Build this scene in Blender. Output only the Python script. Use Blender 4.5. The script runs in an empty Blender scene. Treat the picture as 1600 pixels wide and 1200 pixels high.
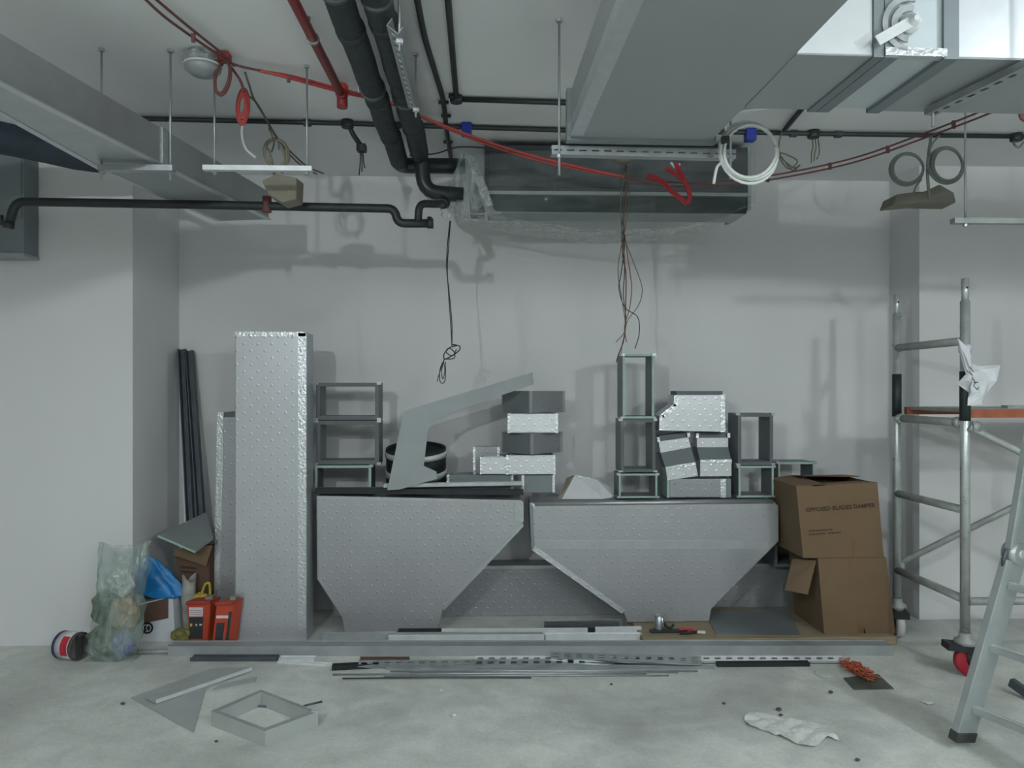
import bpy, bmesh, math, random
from mathutils import Vector, Matrix, noise
random.seed(7)
S = bpy.context.scene
C = S.collection
R = math.radians
# ---------------------------------------------------------------- camera
YAW = R(2.0); FPX = 1200.0; HOR = 610.0; CZ = 1.5
cd = bpy.data.cameras.new('camera'); cam = bpy.data.objects.new('camera', cd); C.objects.link(cam)
cam.location = (0, 0, CZ); cam.rotation_euler = (R(90), 0, -YAW)
cd.sensor_width = 36; cd.lens = 27.0; cd.shift_y = 10 / 1600; cd.clip_start = 0.02
S.camera = cam
# ---------------------------------------------------------------- world, lights, exposure
w = bpy.data.worlds.new('world'); S.world = w; w.use_nodes = True
w.node_tree.nodes['Background'].inputs[0].default_value = (0.62, 0.72, 0.78, 1)
w.node_tree.nodes['Background'].inputs[1].default_value = 0.02
def lamp(name, loc, power, rad, col):
    l = bpy.data.lights.new(name, 'POINT'); l.energy = power; l.shadow_soft_size = rad; l.color = col
    o = bpy.data.objects.new(name, l); C.objects.link(o); o.location = loc; return o
lamp('ceiling_lamp_left', (-1.38, -0.6, 2.68), 168, 0.04, (0.93, 0.99, 1.0))
lamp('ceiling_lamp_right', (3.0, 0.9, 2.60), 105, 0.07, (0.91, 0.97, 1.0))
lamp('ceiling_lamp_behind', (1.55, -1.4, 2.60), 138, 0.28, (0.94, 1.0, 0.98))
def fill_light(name, loc, power):
    l = bpy.data.lights.new(name, 'AREA'); l.shape = 'RECTANGLE'; l.size = 1.5; l.size_y = 0.25; l.energy = power; l.color = (0.92, 0.99, 1.0)
    o = bpy.data.objects.new(name, l); C.objects.link(o); o.location = loc; return o
for k, x in enumerate((-3.0, 0.2, 3.4)): fill_light('fill_light_rear_%d' % k, (x, -2.6, 2.9), 55)  # unseen area lights added behind the camera for soft fill
S.view_settings.view_transform = 'Standard'; S.view_settings.look = 'None'
S.view_settings.gamma = 1.0; S.view_settings.use_curve_mapping = False
S.view_settings.exposure = -0.22
# ---------------------------------------------------------------- pixel -> place
SY, CY = math.sin(YAW), math.cos(YAW)
FW = Vector((SY, CY, 0)); RT = Vector((CY, -SY, 0)); UP = Vector((0, 0, 1)); C0 = Vector((0, 0, CZ))
def ray(px, py): return FW + RT * ((px - 800) / FPX) + UP * ((HOR - py) / FPX)
def at(px, py, Y): r = ray(px, py); return C0 + r * (Y / r.y)
def atz(px, py, z): r = ray(px, py); return C0 + r * ((z - CZ) / r.z)
def pd(px, py, d): return C0 + ray(px, py) * d
V = lambda *a: Vector(a)
# ---------------------------------------------------------------- materials
def lin(c):
    f = lambda u: u / 12.92 if u <= 0.04045 else ((u + 0.055) / 1.055) ** 2.4
    return (f(c[0] / 255), f(c[1] / 255), f(c[2] / 255), 1)
MATS = {}
def mat(name, col, rough=0.6, metal=0.0, var=0.08, scale=6.0, bump=0.0, bscale=40.0, stretch=(1, 1, 1), rvar=0.0, spec=0.5):
    m = bpy.data.materials.new(name); m.use_nodes = True; nt = m.node_tree; N = nt.nodes; L = nt.links
    b = N['Principled BSDF']; b.inputs['Roughness'].default_value = rough; b.inputs['Metallic'].default_value = metal
    b.inputs['Specular IOR Level'].default_value = spec
    tc = N.new('ShaderNodeTexCoord'); mp = N.new('ShaderNodeMapping'); mp.inputs['Scale'].default_value = stretch
    L.new(tc.outputs['Object'], mp.inputs['Vector'])
    n = N.new('ShaderNodeTexNoise'); n.inputs['Scale'].default_value = scale; n.inputs['Detail'].default_value = 5
    L.new(mp.outputs[0], n.inputs['Vector'])
    cr = N.new('ShaderNodeMix'); cr.data_type = 'RGBA'
    c = lin(col); lo = tuple(max(0, v * (1 - var)) for v in c[:3]) + (1,); hi = tuple(min(1, v * (1 + var)) for v in c[:3]) + (1,)
    cr.inputs[6].default_value = lo; cr.inputs[7].default_value = hi
    mr = N.new('ShaderNodeMapRange'); mr.inputs[1].default_value = 0.3; mr.inputs[2].default_value = 0.7
    L.new(n.outputs['Fac'], mr.inputs[0]); L.new(mr.outputs[0], cr.inputs[0]); L.new(cr.outputs[2], b.inputs['Base Color'])
    if rvar:
        m2 = N.new('ShaderNodeMapRange'); m2.inputs[3].default_value = rough - rvar; m2.inputs[4].default_value = rough + rvar
        L.new(mr.outputs[0], m2.inputs[0]); L.new(m2.outputs[0], b.inputs['Roughness'])
    if bump:
        n2 = N.new('ShaderNodeTexNoise'); n2.inputs['Scale'].default_value = bscale; n2.inputs['Detail'].default_value = 4
        L.new(mp.outputs[0], n2.inputs['Vector'])
        bp = N.new('ShaderNodeBump'); bp.inputs['Strength'].default_value = bump; bp.inputs['Distance'].default_value = 0.01
        L.new(n2.outputs['Fac'], bp.inputs['Height']); L.new(bp.outputs[0], b.inputs['Normal'])
    MATS[name] = m; return m
def dimple(name, col, rough, metal, pitch=0.058, strength=0.2, dark=0.9):
    """aluminium-faced insulation board with staggered embossed dots"""
    m = mat(name, col, rough, metal, 0.05, 3.0, 0.0); nt = m.node_tree; N = nt.nodes; L = nt.links; b = N['Principled BSDF']
    tc = N['Texture Coordinate']; sp = N.new('ShaderNodeSeparateXYZ'); L.new(tc.outputs['Object'], sp.inputs[0])
    a = N.new('ShaderNodeMath'); a.operation = 'ADD'; L.new(sp.outputs[0], a.inputs[0]); L.new(sp.outputs[1], a.inputs[1])
    y7 = N.new('ShaderNodeMath'); y7.operation = 'MULTIPLY_ADD'; y7.inputs[1].default_value = 0.6
    L.new(sp.outputs[1], y7.inputs[0]); L.new(sp.outputs[2], y7.inputs[2])
    u1 = N.new('ShaderNodeMath'); u1.operation = 'ADD'; L.new(a.outputs[0], u1.inputs[0]); L.new(y7.outputs[0], u1.inputs[1])
    u2 = N.new('ShaderNodeMath'); u2.operation = 'SUBTRACT'; L.new(a.outputs[0], u2.inputs[0]); L.new(y7.outputs[0], u2.inputs[1])
    cb = N.new('ShaderNodeCombineXYZ'); L.new(u1.outputs[0], cb.inputs[0]); L.new(u2.outputs[0], cb.inputs[1])
    vo = N.new('ShaderNodeTexVoronoi'); vo.voronoi_dimensions = '2D'; vo.inputs['Randomness'].default_value = 0.0
    vo.inputs['Scale'].default_value = 1 / (pitch * 1.414); L.new(cb.outputs[0], vo.inputs['Vector'])
    mr = N.new('ShaderNodeMapRange'); mr.inputs[1].default_value = 0.05; mr.inputs[2].default_value = 0.17
    mr.inputs[3].default_value = 1; mr.inputs[4].default_value = 0; mr.interpolation_type = 'SMOOTHSTEP'
    L.new(vo.outputs['Distance'], mr.inputs[0])
    n2 = N.new('ShaderNodeTexNoise'); n2.inputs['Scale'].default_value = 28; L.new(tc.outputs['Object'], n2.inputs['Vector'])
    ad = N.new('ShaderNodeMath'); ad.operation = 'MULTIPLY_ADD'; ad.inputs[1].default_value = 0.22
    L.new(n2.outputs['Fac'], ad.inputs[0]); L.new(mr.outputs[0], ad.inputs[2])
    bp = N.new('ShaderNodeBump'); bp.inputs['Strength'].default_value = strength; bp.inputs['Distance'].default_value = 0.006
    L.new(ad.outputs[0], bp.inputs['Height']); L.new(bp.outputs[0], b.inputs['Normal'])
    src = b.inputs['Base Color'].links[0].from_socket
    mx = N.new('ShaderNodeMix'); mx.data_type = 'RGBA'; mx.blend_type = 'MULTIPLY'; mx.inputs[7].default_value = (dark, dark, dark, 1)
    L.new(mr.outputs[0], mx.inputs[0]); L.new(src, mx.inputs[6]); L.new(mx.outputs[2], b.inputs['Base Color'])
    return m
def film(name, col, opac, rough, scale=9.0, stretch=(1, 1, 1)):
    """clear polythene: see-through with cloudy creases"""
    m = mat(name, col, rough, 0.0, 0.05, 4.0, 0.5, scale * 1.6, stretch); nt = m.node_tree; N = nt.nodes; L = nt.links
    b = N['Principled BSDF']; out = N['Material Output']; t = N.new('ShaderNodeBsdfTransparent'); mx = N.new('ShaderNodeMixShader')
    t.inputs[0].default_value = (0.93, 0.95, 0.95, 1)
    n = N.new('ShaderNodeTexNoise'); n.inputs['Scale'].default_value = scale; n.inputs['Detail'].default_value = 6; n.inputs['Distortion'].default_value = 1.2
    L.new(N['Mapping'].outputs[0], n.inputs['Vector'])
    mr = N.new('ShaderNodeMapRange'); mr.inputs[1].default_value = 0.38; mr.inputs[2].default_value = 0.72
    mr.inputs[3].default_value = opac * 0.45; mr.inputs[4].default_value = min(1, opac * 1.9)
    L.new(n.outputs['Fac'], mr.inputs[0]); L.new(mr.outputs[0], mx.inputs[0])
    L.new(t.outputs[0], mx.inputs[1]); L.new(b.outputs[0], mx.inputs[2]); L.new(mx.outputs[0], out.inputs['Surface'])
    return m
mat('wall_paint', (212, 213, 214), 0.75, 0, 0.035, 1.3, 0.08, 14, (1, 1, 0.35))
mat('ceiling_paint', (222, 224, 225), 0.85, 0, 0.05, 0.9, 0.06, 18)
mat('concrete', (198, 202, 196), 0.8, 0, 0.2, 1.4, 0.2, 26)
dimple('foil', (166, 168, 171), 0.4, 0.55)
dimple('foil_lit', (184, 187, 191), 0.4, 0.5)  # foil lightened: lamp light on the tall duct is put into the colour
mat('foil_white', (226, 229, 231), 0.35, 0.2, 0.05, 8, 0.2, 22)
dimple('foil_bright', (204, 207, 210), 0.36, 0.6, 0.05, 0.25, 0.97)
dimple('foil_dull', (150, 153, 156), 0.5, 0.5, 0.055, 0.3, 0.88)
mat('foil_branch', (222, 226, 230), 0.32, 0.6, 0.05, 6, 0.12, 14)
mat('foil_plain', (172, 176, 179), 0.34, 0.6, 0.06, 8, 0.25, 22)
mat('tape', (204, 208, 211), 0.28, 0.65, 0.06, 20, 0.5, 60)
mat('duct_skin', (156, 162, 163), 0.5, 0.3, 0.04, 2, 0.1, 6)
mat('duct_band', (128, 136, 140), 0.5, 0.4, 0.05, 6)
mat('damper_plate', (196, 206, 210), 0.4, 0.4, 0.03, 4)
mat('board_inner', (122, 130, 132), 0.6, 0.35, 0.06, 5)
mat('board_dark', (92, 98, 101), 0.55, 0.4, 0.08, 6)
mat('foam_edge', (154, 178, 170), 0.8, 0, 0.06, 30)
mat('galv', (170, 175, 178), 0.42, 0.75, 0.1, 14, 0.05, 60, rvar=0.08)
mat('galv_light', (214, 218, 220), 0.45, 0.35, 0.08, 14)
mat('galv_dusty', (156, 161, 162), 0.6, 0.35, 0.1, 9)
mat('steel_dark', (84, 92, 97), 0.5, 0.5, 0.15, 12)
mat('steel_shiny', (205, 212, 214), 0.2, 0.9, 0.06, 6, 0.1, 9)
mat('slot_black', (34, 40, 43), 0.6, 0.2, 0.15, 12)
mat('sheet_grey', (132, 138, 139), 0.5, 0.35, 0.05, 5)
mat('sheet_light', (170, 176, 173), 0.6, 0.2, 0.08, 5)
mat('black_foam', (44, 51, 53), 0.75, 0, 0.22, 22, 0.35, 50)
mat('black_wet', (38, 44, 46), 0.35, 0, 0.2, 14, 0.2, 30)
mat('blue_black_foam', (44, 56, 66), 0.7, 0, 0.2, 10, 0.25, 30)
mat('conduit_black', (36, 42, 44), 0.5, 0, 0.15, 14)
mat('blue_plastic', (28, 52, 150), 0.4, 0, 0.1, 14)
mat('red_pipe', (136, 42, 44), 0.45, 0, 0.08, 12)
mat('orange_fitting', (190, 58, 44), 0.4, 0, 0.08, 12)
mat('red_ribbon', (172, 40, 48), 0.45, 0, 0.1, 14)
mat('red_cable', (168, 66, 64), 0.5, 0, 0.1, 14)
mat('dusty_red_cable', (112, 68, 68), 0.6, 0, 0.15, 14)
mat('dusty_cable', (104, 100, 92), 0.7, 0, 0.15, 14)
mat('white_cable', (206, 210, 208), 0.5, 0, 0.05, 10)
mat('grey_cable', (112, 120, 116), 0.6, 0, 0.1, 10)
mat('wire_black', (34, 36, 36), 0.5, 0, 0.1, 10)
mat('wire_brown', (84, 52, 48), 0.5, 0, 0.1, 10)
mat('wire_red', (126, 50, 52), 0.5, 0, 0.1, 10)
mat('wire_green', (86, 96, 72), 0.5, 0, 0.1, 10)
mat('kraft_dusty', (132, 128, 114), 0.8, 0, 0.12, 8, 0.2, 20)
mat('kraft_dark', (124, 121, 110), 0.85, 0, 0.12, 8, 0.2, 20)
mat('cardboard', (112, 91, 68), 0.82, 0, 0.06, 5, 0.06, 60)
mat('cardboard_side', (110, 92, 70), 0.85, 0, 0.08, 6, 0.06, 60)
mat('cardboard_dark', (92, 70, 58), 0.85, 0, 0.1, 6)
mat('packing_tape', (112, 86, 60), 0.4, 0, 0.08, 20)
mat('print_brown', (60, 46, 34), 0.8, 0, 0.1, 20)
mat('wood', (140, 128, 104), 0.8, 0, 0.18, 5, 0.1, 30, (1, 8, 8))
mat('fcu_dark', (56, 62, 66), 0.5, 0.2, 0.1, 6)
mat('fcu_green', (42, 56, 54), 0.55, 0.1, 0.12, 8)
mat('fcu_flange', (150, 158, 158), 0.4, 0.5, 0.08, 8)
mat('scaf_tube', (186, 192, 190), 0.34, 0.5, 0.12, 16, 0.1, 60, rvar=0.08)
mat('scaf_dusty', (158, 164, 160), 0.55, 0.25, 0.15, 14)
mat('black_tape', (36, 46, 46), 0.55, 0, 0.2, 24)
mat('deck_orange', (160, 92, 66), 0.7, 0.1, 0.22, 14)
mat('caster_red', (158, 34, 48), 0.45, 0, 0.12, 12)
mat('caster_black', (40, 40, 44), 0.6, 0, 0.15, 16)
mat('caster_white', (190, 192, 190), 0.6, 0, 0.1, 16)
mat('alu', (176, 184, 184), 0.42, 0.6, 0.07, 12)
mat('alu_worn', (204, 208, 206), 0.5, 0.4, 0.15, 30)
mat('rubber', (58, 62, 60), 0.8, 0, 0.2, 30)
mat('paper_white', (208, 212, 216), 0.6, 0, 0.05, 10, 0.3, 18)
mat('ink_black', (30, 32, 34), 0.7, 0, 0.1, 10)
mat('can_white', (206, 204, 206), 0.45, 0, 0.06, 20)
mat('can_red', (178, 42, 58), 0.45, 0, 0.08, 20)
mat('can_blue', (44, 52, 92), 0.45, 0, 0.08, 20)
mat('can_inside', (74, 72, 72), 0.7, 0.1, 0.3, 14)
mat('bag_blue', (22, 112, 176), 0.4, 0, 0.1, 10, 0.5, 12)
mat('bag_yellow', (176, 158, 62), 0.5, 0, 0.14, 14, 0.5, 16)
mat('bag_olive', (116, 112, 62), 0.6, 0, 0.2, 14, 0.5, 16)
mat('sack_print', (150, 150, 142), 0.7, 0, 0.35, 16, 0.4, 14)
mat('box_white', (196, 198, 204), 0.7, 0, 0.04, 8)
mat('logo_black', (22, 24, 26), 0.6, 0, 0.05, 8)
mat('case_rim', (158, 56, 44), 0.45, 0, 0.07, 12)
mat('case_orange', (178, 68, 42), 0.45, 0, 0.07, 12)
mat('case_dark', (46, 50, 52), 0.5, 0, 0.12, 20)
mat('label_pale', (222, 200, 206), 0.6, 0, 0.05, 20)
mat('label_yellow', (206, 170, 60), 0.6, 0, 0.05, 20)
mat('scrap_paper', (196, 202, 200), 0.7, 0, 0.1, 14, 0.4, 24)
mat('scrap_green', (98, 112, 96), 0.6, 0, 0.3, 14, 0.4, 24)
mat('scrap_blue', (108, 118, 168), 0.6, 0, 0.12, 14, 0.4, 24)
mat('scrap_tan', (170, 156, 132), 0.6, 0, 0.2, 14, 0.4, 24)
mat('twine', (176, 92, 62), 0.7, 0, 0.2, 20)
mat('plaster', (202, 206, 201), 0.8, 0, 0.08, 14, 0.3, 24)
mat('debris_dark', (70, 74, 72), 0.8, 0, 0.2, 20)
mat('panel_grey', (120, 128, 132), 0.6, 0.2, 0.08, 6)
mat('tray_dark', (92, 96, 88), 0.6, 0.2, 0.25, 14)
film('film_sheet', (214, 220, 220), 0.085, 0.16, 4.0, (0.7, 1, 2.6))
film('film_gather', (214, 220, 220), 0.36, 0.2, 6.0, (2.5, 2.5, 0.6))
film('film_bag', (168, 184, 176), 0.33, 0.14, 7.0, (1.6, 1.6, 0.6))
film('film_wrap', (196, 202, 204), 0.55, 0.15, 14.0)
# ---------------------------------------------------------------- mesh helpers
class MB:
    def __init__(s): s.v = []; s.f = []; s.s = []
    def add(s, vs, fs, smooth=False):
        o = len(s.v); s.v += [Vector(v) for v in vs]; s.f += [tuple(i + o for i in f) for f in fs]; s.s += [smooth] * len(fs); return s
    def hexa(s, p):          # 8 corners: bottom ring 0-3 (ccw seen from above), top ring 4-7
        return s.add(p, [(3, 2, 1, 0), (4, 5, 6, 7), (0, 1, 5, 4), (1, 2, 6, 5), (2, 3, 7, 6), (3, 0, 4, 7)])
    def box(s, a, b, M=None):
        x0, y0, z0 = (min(a[i], b[i]) for i in range(3)); x1, y1, z1 = (max(a[i], b[i]) for i in range(3))
        p = [V(x0, y0, z0), V(x1, y0, z0), V(x1, y1, z0), V(x0, y1, z0), V(x0, y0, z1), V(x1, y0, z1), V(x1, y1, z1), V(x0, y1, z1)]
        return s.hexa([M @ q for q in p] if M else p)
    def bar(s, p0, p1, w, h, up=UP):   # rectangular bar, w across, h along up
        p0, p1 = Vector(p0), Vector(p1); d = (p1 - p0).normalized(); sd = d.cross(up)
        if sd.length < 1e-4: sd = d.cross(V(1, 0, 0))
        sd.normalize(); u = sd.cross(d); sd = sd * (w / 2); u = u * (h / 2)
        return s.hexa([p0 - sd - u, p0 + sd - u, p1 + sd - u, p1 - sd - u, p0 - sd + u, p0 + sd + u, p1 + sd + u, p1 - sd + u])
    def prism(s, poly, ext):           # flat polygon (list of points) pushed along ext
        n = len(poly); e = Vector(ext); a = [Vector(p) for p in poly]; nrm = V(0, 0, 0)
        for i in range(n): nrm += (a[i] - a[0]).cross(a[(i + 1) % n] - a[0])
        if nrm.dot(e) > 0: a.reverse()
        fs = [tuple(range(n)), tuple(range(2 * n - 1, n - 1, -1))] + [(i + n, (i + 1) % n + n, (i + 1) % n, i) for i in range(n)]
        fs = [tuple(reversed(f)) if k > 1 and False else f for k, f in enumerate(fs)]
        return s.add(a + [p + e for p in a], fs)
    def tube(s, pts, r, n=10, caps=True, smooth=True):
        pts = [Vector(p) for p in pts]; m = len(pts); rr = r if isinstance(r, (list, tuple)) else [r] * m
        vs = []; fs = []; t0 = (pts[1] - pts[0]).normalized(); ref = UP if abs(t0.z) < 0.9 else V(1, 0, 0)
        nrm = (ref - t0 * ref.dot(t0)).normalized()
        for i in range(m):
            t = (pts[min(i + 1, m - 1)] - pts[max(i - 1, 0)])
            t = t.normalized() if t.length > 1e-9 else t0
            nrm = (nrm - t * nrm.dot(t))
            nrm = nrm.normalized() if nrm.length > 1e-6 else t.orthogonal().normalized()
            b = t.cross(nrm)
            for k in range(n):
                a = 2 * math.pi * k / n; vs.append(pts[i] + (nrm * math.cos(a) + b * math.sin(a)) * rr[i])
        for i in range(m - 1):
            for k in range(n):
                k2 = (k + 1) % n; fs.append((i * n + k, i * n + k2, (i + 1) * n + k2, (i + 1) * n + k))
        s.add(vs, fs, smooth)
        if caps:
            o = len(s.v) - len(vs)
            s.f += [tuple(o + k for k in range(n - 1, -1, -1)), tuple(o + (m - 1) * n + k for k in range(n))]; s.s += [False, False]
        return s
    def lathe(s, prof, origin, axis=UP, n=24, smooth=True):   # prof: list of (radius, along)
        ax = Vector(axis).normalized(); a = ax.orthogonal().normalized(); b = ax.cross(a); o = Vector(origin); vs = []; fs = []
        for r, h in prof:
            for k in range(n):
                t = 2 * math.pi * k / n; vs.append(o + ax * h + (a * math.cos(t) + b * math.sin(t)) * r)
        for i in range(len(prof) - 1):
            for k in range(n):
                k2 = (k + 1) % n; fs.append((i * n + k, i * n + k2, (i + 1) * n + k2, (i + 1) * n + k))
        s.add(vs, fs, smooth)
        off = len(s.v) - len(vs); m = len(prof)
        if prof[0][0] > 1e-4: s.f.append(tuple(off + k for k in range(n - 1, -1, -1))); s.s.append(False)
        if prof[-1][0] > 1e-4: s.f.append(tuple(off + (m - 1) * n + k for k in range(n))); s.s.append(False)
        return s
    def xf(s, M): s.v = [M @ v for v in s.v]; return s
    def grid(s, fn, nu, nv, smooth=True):
        vs = [fn(i / nu, j / nv) for j in range(nv + 1) for i in range(nu + 1)]
        fs = [(j * (nu + 1) + i, j * (nu + 1) + i + 1, (j + 1) * (nu + 1) + i + 1, (j + 1) * (nu + 1) + i) for j in range(nv) for i in range(nu)]
        return s.add(vs, fs, smooth)
    def build(s, name, m, parent=None, bevel=0.0):
        me = bpy.data.meshes.new(name)
        if parent is not None: off = WL[parent.name]
        else:
            xs = [v.x for v in s.v]; ys = [v.y for v in s.v]; zs = [v.z for v in s.v]
            off = V((min(xs) + max(xs)) / 2, (min(ys) + max(ys)) / 2, min(zs))
        me.from_pydata([v - off for v in s.v], [], s.f)
        me.polygons.foreach_set('use_smooth', s.s); me.materials.append(MATS[m]); me.validate(); me.update()
        o = bpy.data.objects.new(name, me); C.objects.link(o)
        if parent is not None: o.parent = parent; WL[o.name] = off
        else: o.location = off; WL[o.name] = off.copy()
        if bevel:
            b = o.modifiers.new('bevel', 'BEVEL'); b.width = bevel; b.segments = 2; b.limit_method = 'ANGLE'; b.angle_limit = R(40)
        return o
WL = {}
def tag(o, label, cat, group=None):
    o['label'] = label; o['category'] = cat
    if group: o['group'] = group
    return o
def thing(name, label, cat, loc, group=None):
    o = bpy.data.objects.new(name, None); C.objects.link(o); o.location = loc; o.empty_display_size = 0.05
    WL[o.name] = Vector(loc); return tag(o, label, cat, group)
def struct(name, mb, m):
    o = mb.build(name, m); o['kind'] = 'structure'; return o
def smooth_path(pts, k=6):
    pts = [Vector(p) for p in pts]; out = []
    for i in range(len(pts) - 1):
        a, b, c, d = pts[max(i - 1, 0)], pts[i], pts[i + 1], pts[min(i + 2, len(pts) - 1)]
        for j in range(k):
            t = j / k
            out.append(0.5 * ((2 * b) + (c - a) * t + (2 * a - 5 * b + 4 * c - d) * t * t + (3 * b - a - 3 * c + d) * t ** 3))
    out.append(pts[-1]); return out
def fillet(pts, r, k=5):
    pts = [Vector(p) for p in pts]; out = [pts[0]]
    for i in range(1, len(pts) - 1):
        a, b, c = pts[i - 1], pts[i], pts[i + 1]
        q = min(r, (a - b).length * 0.45, (c - b).length * 0.45); s = b + (a - b).normalized() * q; e = b + (c - b).normalized() * q
        for j in range(k + 1):
            t = j / k; out.append(s * (1 - t) ** 2 + b * 2 * t * (1 - t) + e * t * t)
    out.append(pts[-1]); return out
def lump(c, rad, seed, amp=0.3, sub=3, freq=2.2):
    bm = bmesh.new(); bmesh.ops.create_icosphere(bm, subdivisions=sub, radius=1.0); mb = MB()
    vs = []
    for v in bm.verts:
        d = 1 + amp * noise.noise(v.co * freq + V(seed, seed * 1.7, 0)) + amp * 0.5 * noise.noise(v.co * freq * 2.7 + V(0, seed, 3))
        vs.append(Vector(c) + V(v.co.x * rad[0], v.co.y * rad[1], v.co.z * rad[2]) * d)
    mb.add(vs, [tuple(v.index for v in f.verts) for f in bm.faces], False); bm.free(); return mb
def text_mesh(body, size, M, name, m, parent):
    cu = bpy.data.curves.new(name, 'FONT'); cu.body = body; cu.size = size; cu.extrude = 0.0004; cu.offset = 0.0011; cu.resolution_u = 2
    t = bpy.data.objects.new(name, cu); C.objects.link(t); bpy.context.view_layer.update()
    me = t.evaluated_get(bpy.context.evaluated_depsgraph_get()).to_mesh()
    mb = MB(); mb.add([M @ v.co for v in me.vertices], [tuple(p.vertices) for p in me.polygons])
    t.to_mesh_clear(); bpy.data.objects.remove(t); bpy.data.curves.remove(cu)
    return mb.build(name, m, parent)
def face_matrix(o, x, y, lift=0.001):   # local xy plane -> face with origin o, axes x, y
    x = Vector(x).normalized(); z = x.cross(Vector(y)).normalized(); y2 = z.cross(x); o = Vector(o) + z * lift
    return Matrix(((x.x, y2.x, z.x, o.x), (x.y, y2.y, z.y, o.y), (x.z, y2.z, z.z, o.z), (0, 0, 0, 1)))
def slotted(mb, p0, p1, w, h, pitch=0.05, slot=0.028, face_up=UP, t=0.003, gf=0.17):
    """strut channel: web with punched slots (facing face_up) and two side flanges"""
    p0, p1 = Vector(p0), Vector(p1); d = (p1 - p0); Ln = d.length; d.normalize()
    sd = d.cross(face_up).normalized(); u = sd.cross(d)
    g = w * gf
    for sg in (-1, 1):
        a = sd * sg * (w / 2 - (w / 2 - g) / 2)
        mb.bar(p0 + a, p1 + a, w / 2 - g, t, u)
        e = sd * sg * (w / 2 - t / 2) - u * (h / 2)
        mb.bar(p0 + e, p1 + e, t, h, u)
    n = int(Ln / pitch)
    for i in range(n + 1):
        a = p0 + d * min(Ln, max(0, i * pitch - (pitch - slot) / 2)); b = p0 + d * min(Ln, i * pitch + (pitch - slot) / 2)
        if (b - a).length > 1e-4: mb.bar(a, b, 2 * g, t, u)
    return mb
def stain(m):
    nt = m.node_tree; N = nt.nodes; L = nt.links; b = N['Principled BSDF']; src = b.inputs['Base Color'].links[0].from_socket
    for sc, lo, hi, f0, f1, dist in ((0.55, 0.80, 1.0, 0.36, 0.5, 1.5), (7.0, 0.90, 1.06, 0.35, 0.65, 0.6), (60.0, 0.93, 1.04, 0.35, 0.65, 0.0)):
        n = N.new('ShaderNodeTexNoise'); n.inputs['Scale'].default_value = sc; n.inputs['Detail'].default_value = 7; n.inputs['Distortion'].default_value = dist
        L.new(N['Texture Coordinate'].outputs['Object'], n.inputs['Vector'])
        r = N.new('ShaderNodeMapRange'); r.inputs[1].default_value = f0; r.inputs[2].default_value = f1; r.inputs[3].default_value = lo; r.inputs[4].default_value = hi
        L.new(n.outputs['Fac'], r.inputs[0])
        x = N.new('ShaderNodeMix'); x.data_type = 'RGBA'; x.blend_type = 'MULTIPLY'; x.inputs[0].default_value = 1
        L.new(src, x.inputs[6]); L.new(r.outputs[0], x.inputs[7]); src = x.outputs[2]
    L.new(src, b.inputs['Base Color'])
stain(MATS['concrete'])
# ================================================================ the room
BY = 5.30; CEIL = 2.97; PX = -2.08; PY = 4.61; QX = 2.84; QY = 4.93
struct('floor', MB().box((-9.2, -12.2, -0.15), (9.2, 5.5, 0)), 'concrete')
struct('ceiling', MB().box((-9.2, -12.2, CEIL), (9.2, 5.5, CEIL + 0.2)), 'ceiling_paint')
struct('wall_back', MB().box((-9.2, BY, -0.1), (9.2, BY + 0.2, CEIL + 0.1)), 'wall_paint')
struct('wall_left', MB().box((-9.2, PY, -0.1), (PX, BY + 0.1, CEIL + 0.1)), 'wall_paint')
struct('wall_right', MB().box((QX, QY, -0.1), (9.2, BY + 0.1, CEIL + 0.1)), 'wall_paint')
struct('wall_west', MB().box((-9.2, -12.2, -0.1), (-9.0, BY, CEIL + 0.1)), 'wall_paint')
struct('wall_east', MB().box((9.0, -12.2, -0.1), (9.2, BY, CEIL + 0.1)), 'wall_paint')
struct('wall_front', MB().box((-9.2, -12.2, -0.1), (9.2, -12.0, CEIL + 0.1)), 'wall_paint')

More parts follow.
